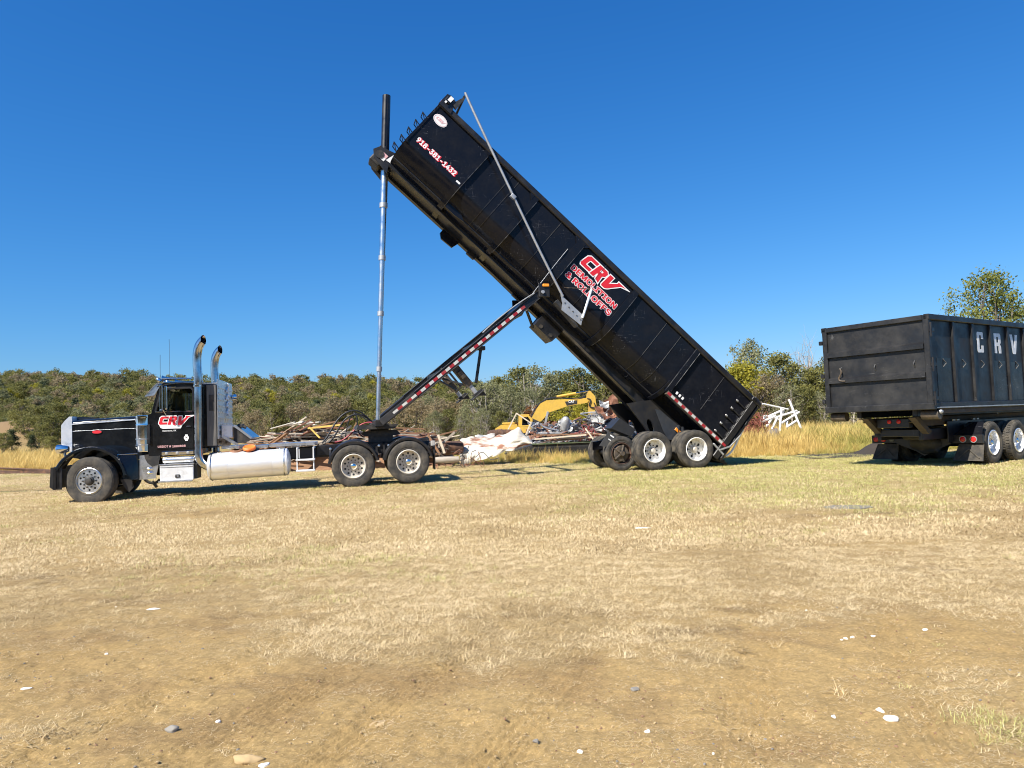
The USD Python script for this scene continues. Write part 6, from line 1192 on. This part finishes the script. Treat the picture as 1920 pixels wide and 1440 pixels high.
# lumber heap behind the tractor
LX = [-10.2, -9.6, -9.2, -8.7, -8.35, -7.9, -7.1, -6.6, -6.0, -5.5, -5.0, -4.3, -3.8, -3.3, -2.9, -2.2]; LZ = [.5, 1.25, 1.25, 1.30, 1.42, 1.62, 1.62, 1.48, 1.38, 1.25, 1.25, 1.45, 1.42, 1.2, 1.1, .5]
mound('lumber_heap', LX, [z - .18 for z in LZ], 27.2, 1.5, wood_m[1], 'mass of broken timber inside the lumber heap', 'lumber', 9)
r3 = np.random.default_rng(14); bits = MB()
for k in range(500):
    x = r3.uniform(-9.9, -2.4); yy = 25.8 + 1.4 * r3.random(); z = np.interp(x, LX, LZ) * np.clip((yy - 25.2) / 1.2, .35, 1) * r3.uniform(.5, 1.0); L_ = r3.uniform(.2, .8); az = r3.uniform(-1.2, 1.2); el = r3.normal(0, .3); d = np.array([math.cos(az) * math.cos(el), math.sin(az) * math.cos(el), math.sin(el)]) * L_ / 2
    bits.bar(np.array([x, yy, z]) - d, np.array([x, yy, z]) + d, r3.uniform(.03, .09), r3.uniform(.015, .04), .002)
solo('lumber_bits', bits, wood_m[0], 'short broken sticks spread over the lumber heap', 'lumber', kind='stuff', smooth=False)
names = ['weathered grey', 'brown', 'reddish-brown', 'pale']
for k in range(150):
    x = r3.uniform(-9.6, -2.6); yy = 25.7 + 1.2 * r3.random(); zt = float(np.interp(x, LX, LZ)); z = zt * np.clip((yy - 25.0) / 1.2, .5, 1) * r3.uniform(.62, 1.0) + .03; L_ = r3.uniform(.7, 2.4); az = r3.normal(0, .35); el = r3.normal(0, .12) if r3.random() < .85 else r3.normal(0, .5); d = np.array([math.cos(az) * math.cos(el), math.sin(az) * math.cos(el), math.sin(el)]) * L_ / 2
    m = int(r3.choice([0, 1, 2, 3], p=[.32, .30, .22, .16])); board(np.array([x, yy, z]) - d, np.array([x, yy, z]) + d, r3.uniform(.06, .16), r3.uniform(.025, .06), m, f'{names[m]} board lying in the lumber heap behind the tractor', 'board', f'{names[m]} boards of the lumber heap')
for k in range(8):
    x = -8.1 + .13 * k + r3.normal(0, .05); a = r3.normal(0, .3) + .25; board((x - .45, 25.9 + .1 * k, 1.60 + .02 * k), (x + .45 * math.cos(a), 25.9, 1.66 + .3 * math.sin(a)), .09, .03, 4, 'white painted board on top of the lumber heap', 'board', 'white boards on the lumber heap')
board((-7.05, 25.4, 1.56), (-5.9, 25.4, 1.64), .05, .06, 5, 'yellow level bar lying on the lumber heap'); board((-6.98, 25.35, 1.60), (-6.62, 25.3, 1.22), .06, .05, 5, 'short yellow bar hanging down the front of the lumber heap')
for (a, b) in (((-7.6, 25.6, 1.55), (-7.0, 25.7, 1.86)), ((-7.4, 25.6, 1.5), (-6.85, 25.6, 1.76)), ((-7.2, 25.8, 1.62), (-5.9, 25.8, 1.52))): board(a, b, .06, .05, 2, 'red-brown rafter jutting from the top of the lumber heap', 'board', 'rafters jutting from the heap')
for k, (a, b) in enumerate((((-2.55, 25, 1.18), (-2.35, 25, .55)), ((-2.65, 25.2, .7), (-2.0, 25.2, 1.25)), ((-2.9, 25, 1.2), (-2.5, 25, .5)))): board(a, b, .08, .08, (3, 0, 1)[k], ('pale upright post behind the tractor tail lamp', 'grey pole slanting up behind the tractor tail', 'brown post behind the rear wheel of the tractor')[k], 'post', name='post')
solo('rusty_barrel', MB().lathe([(0, 0), (.22, .01), (.24, .04), (.24, .6), (.2, .65), (0, .65)], (-2.4, 25.4, .72), (1, .5, -.05), 22), rust, 'rusty drum lying behind the tractor mud flap', 'drum')
solo('log', MB().lathe([(0, 0), (.09, .01), (.105, .05), (.11, .45), (.10, .82), (0, .85)], (-2.65, 24.3, .36), (1, .1, .0), 14), wood_m[0], 'pale cut log lying just behind the tractor mud flap', 'log')
for k in range(14):
    x = -2.9 + r3.random() * 1.3; solo('bent_rod', MB().tube(curve(np.array([x, 24.9, .4]) + np.cumsum(r3.normal(0, .16, (5, 3)) + [.06, 0, .02], 0), 10), .014, 5), sheet_m[3 if k % 2 else 2], 'thin bent rod in the clutter behind the tractor tail', 'rod', 'rods behind the tractor tail')
# white posts
PP = [((11.12, 33, 1.95), (12.33, 33.2, 1.66)), ((12.31, 33, 2.1), (12.70, 32.8, .80)), ((11.93, 32.9, 1.74), (11.72, 32.7, .70)), ((12.14, 33.2, 1.66), (11.02, 33.1, 1.22)), ((12.74, 33, 1.52), (11.85, 32.8, 1.06)), ((12.16, 33.3, 1.62), (11.95, 33.2, 1.2)), ((12.76, 33.3, 1.58), (11.40, 33.2, 1.22)), ((12.62, 32.9, 1.18), (12.02, 32.7, .86)), ((11.75, 33, 1.30), (11.45, 32.9, .80)), ((11.60, 33.1, 1.36), (11.25, 33, .92)), ((11.15, 33, 1.42), (11.9, 33.2, 1.2)), ((11.0, 33.1, 1.1), (11.7, 33, 1.4)), ((12.25, 33.2, 1.1), (12.15, 33, .8))]
wp = plain('white_post', (.78, .76, .71), .5, dirt=(.50, .38, .26), dirt_amt=.5, dirt_scale=2.2)
LB = ['long white pipe sloping down right on top of the post pile', 'long white post standing steeply at the right of the pile', 'white post standing upright in the middle of the pile']
for k, (a, b) in enumerate(PP): solo('white_post', MB().cyl(a, b, .048 if k else .035, n=12), wp, LB[k] if k < 3 else 'white post thrown on the pile right of the raised trailer', 'post', 'white posts on the pile')
G = crumple(rg, 1.3, .9, .22, 10, 0, 44, .5).move(trans(10.55, 31.2, .55) @ rotm([1, 0, 0], 25)); solo('dark_tarp', G, plain('grey_tarp', (.13, .11, .10), .8, dirt=(.2, .16, .12), dirt_amt=.5), 'grey-brown tarp heap in the weeds right of the trailer tail', 'tarp', smooth=50)
solo('soil_heap', MB().sheet(np.array([[(x, 23.6 + y, .06 + .36 * math.exp(-((x - 11.5) / .38) ** 2 - (y / .7) ** 2) + .05 * meshkit.noise(np.array([x * 4, y * 4, 0.]), 2)) for y in np.linspace(-1.4, 1.4, 14)] for x in np.linspace(8.9, 12.2, 24)])), plain('dark_soil', (.035, .027, .02), .95, bump=.5, bump_scale=20), 'small dark soil mound under the container end', 'soil heap', smooth=60)
for k in range(5): solo('rusty_rod', MB().tube(curve([(-14.6 - .3 * k, 20.4 + .1 * k, .62 + .05 * k), (-12.9, 20.2, .60 + .02 * k), (-11.5, 20.0 + .05 * k, .50 + .05 * (k % 3))], 10), .022, 6), rust, 'long rusty rod lying on the weeds left of the tractor bumper', 'rod', 'rods left of the tractor')

# ---------------------------------------------------------------- stones, chips and litter on the field
stone_m = {'white': plain('white_chip', (.80, .77, .70), .8, vary=.06), 'tan': plain('tan_stone', (.40, .285, .145), .9, vary=.15, bump=.3), 'grey': plain('grey_stone', (.20, .185, .16), .85, vary=.2, bump=.3), 'brown': plain('brown_stone', (.24, .14, .08), .9, vary=.2, bump=.3)}
def stone(x, y, w, d, h, m, label, seed, cat='stone', flat=False, rot=0, name='stone'):
    s = trimesh.creation.icosphere(2); v = s.vertices * [w / 2, d / 2, h / 2]; n = meshkit.noise(s.vertices * 1.6 + seed, seed) - .5
    v = v * (1 + .55 * n[:, None]); 
    for q in np.random.default_rng(seed).normal(size=(7, 3)):   # broken faces
        q /= np.linalg.norm(q); e = (v / [w / 2, d / 2, h / 2]) @ q; k = e > .62; v[k] -= np.outer((e[k] - .62), q) * [w / 2, d / 2, h / 2]
    v = v * [.72, .8, 1.0] if m == 'white' else v
    b = MB().add(v, s.faces).move(trans(x, y, float(gz(x, y)) + h * .15) @ rotm([0, 0, 1], rot)); solo(name, b, stone_m[m], label, cat, smooth=30)
for a in [(-2.9, 4.4, .11, .03, .02, 'white', 'long white chip on the soil at the left edge', 1, 25), (-3.09, 6.32, .15, .05, .02, 'white', 'white chip in the straw in front of the tractor tank', 2, 5), (-1.14, 3.31, .09, .06, .02, 'white', 'white chip at the bottom edge left of the middle', 3, 20), (-.71, 3.77, .12, .075, .03, 'tan', 'flat tan stone in the bare soil left of the middle', 4, 10), (-1.73, 3.71, .075, .06, .045, 'grey', 'grey stone on the soil beside the bottom left grass patch', 5, 0), (-1.24, 3.39, .13, .08, .05, 'tan', 'rounded tan stone at the bottom edge', 6, 0), (-1.56, 3.85, .04, .035, .02, 'white', 'small pale chip above the grey stone', 7, 0), (-2.81, 5.09, .05, .035, .02, 'white', 'small pale chip in the left soil patch', 8, 0),
          (1.71, 3.53, .095, .055, .03, 'white', 'largest white shard, near the green tuft at the right', 9, -15), (1.70, 3.62, .055, .03, .025, 'white', 'small white shard behind the largest one', 10, -25), (2.29, 4.89, .075, .03, .02, 'white', 'white chip on the bare soil at the right', 11, -10), (2.07, 4.81, .05, .03, .02, 'white', 'left of the two white chips side by side on the right soil', 12, 0), (2.13, 4.84, .045, .03, .02, 'white', 'right of the two white chips side by side on the right soil', 13, 0), (2.66, 4.96, .05, .04, .02, 'white', 'white chip nearest the right edge', 14, 0), (1.66, 9.89, .36, .035, .025, 'white', 'white stick lying in the straw in the middle distance', 15, -12), (.57, 3.53, .04, .03, .02, 'white', 'white chip below the gravelly patch', 16, 0), (.24, 3.35, .045, .035, .02, 'white', 'white chip in the tyre track at the bottom', 17, 0), (1.47, 3.6, .035, .03, .02, 'white', 'round white chip left of the largest shard', 18, 0), (.6, 4.07, .05, .04, .03, 'grey', 'grey stone in the gravelly patch', 19, 0), (.05, 3.45, .035, .03, .025, 'grey', 'dark grey pebble in the tyre track', 20, 0)]:
    x, y, w, d, h, m, lb, sd, ro = a; stone(x, y, w, d, h, m, lb, sd, 'chip' if m == 'white' else 'stone', rot=ro, name='white_chip' if m == 'white' else 'stone')
solo('flat_slab', MB().prism(affinity.scale(Polygon([(-1, -.2), (-.6, -.8), (.2, -1), (.9, -.5), (1, .3), (.4, .8), (-.3, 1), (-.9, .5)]), .36, .26), 0, .012, 'z', trans(5.04, 11.36, float(gz(5.04, 11.36)) + .0)), stone_m['grey'], 'flat dark grey slab sunk in the grass before the container', 'slab', smooth=False)
def pebbles():
    r = np.random.default_rng(31); pr = []
    for k, m in enumerate(('tan', 'brown', 'grey', 'white')):
        s = trimesh.creation.icosphere(1); v = s.vertices * (1 + .4 * (meshkit.noise(s.vertices * 2 + k, k) - .5))[:, None] * [1, .8, .6]; pr.append((MB().add(v, s.faces), stone_m[m]))
    n = 24000; y = 2.4 + 5.5 * r.random(n) ** 1.5; x = (r.random(n) * 2 - 1) * (y * .76 + .4); g = meshkit.fbm(P3(x, y, 1.3), 3, 61) + .35 * np.exp(-((x - .65) / .5) ** 2 - ((y - 3.9) / .5) ** 2) + .3 * np.exp(-((x - .9) / .5) ** 2 - ((y - 3.3) / .25) ** 2)
    k = r.random(n) < (1 - dens(x, y)) * (.30 + sm((g - .48) / .22) * .7); x, y = x[k], y[k]
    s = .0022 + .0075 * r.random(len(x)) ** 5; idx = r.choice(4, len(x), p=[.64, .27, .08, .01])
    instancer('gravel', pr, np.stack([x, y, gz(x, y) + s * .2], 1), r.random(len(x)) * 360, s, idx, 'loose fine gravel scattered on the bare soil', 'gravel', tilt=r.uniform(-.5, .5, len(x)))
    lit = [(tuft(r, 9, .06, .012, .045, .0026, 83, 91, .03), (straw, straw2)[k % 2]) for k in range(4)]
    n = 15000; y = 2.4 + 6 * r.random(n) ** 1.3; x = (r.random(n) * 2 - 1) * (y * .76 + .4); k = r.random(n) < .25 + .75 * sm((meshkit.fbm(P3(x, y, 1.5), 3, 71) - .42) / .2); x, y = x[k], y[k]
    instancer('loose_straw', lit, np.stack([x, y, gz(x, y) + .006], 1), r.random(len(x)) * 360, r.uniform(.5, 1.2, len(x)), r.integers(0, 4, len(x)), 'loose straw strewn over the bare soil', 'straw')
    ct = [(tuft(r, 26, .05, .06, .17, .005, 20, 75, .5, 3), straw), (tuft(r, 24, .06, .05, .12, .005, 55, 88, .4, 3), straw2)]
    spots = np.array([(1.63, 3.89), (1.11, 4.48), (1.25, 4.42), (1.0, 4.6), (1.35, 4.66), (.62, 4.6), (1.6, 4.75), (3.83, 6.8), (3.7, 6.75), (-.1, 5.95), (.15, 5.9), (.3, 6.0), (2.0, 3.6), (2.2, 3.5), (-2.1, 3.85), (-2.4, 3.7), (-1.7, 5.9), (.9, 4.9)]); x, y = spots.T
    instancer('straw_clumps', ct, np.stack([x, y, gz(x, y)], 1), r.random(len(x)) * 360, r.uniform(.7, 1.2, len(x)), np.array([0] + [1] * 4 + [0, 1, 1, 1] + [1] * 9), 'matted straw clumps on the bare soil', 'straw')
pebbles()
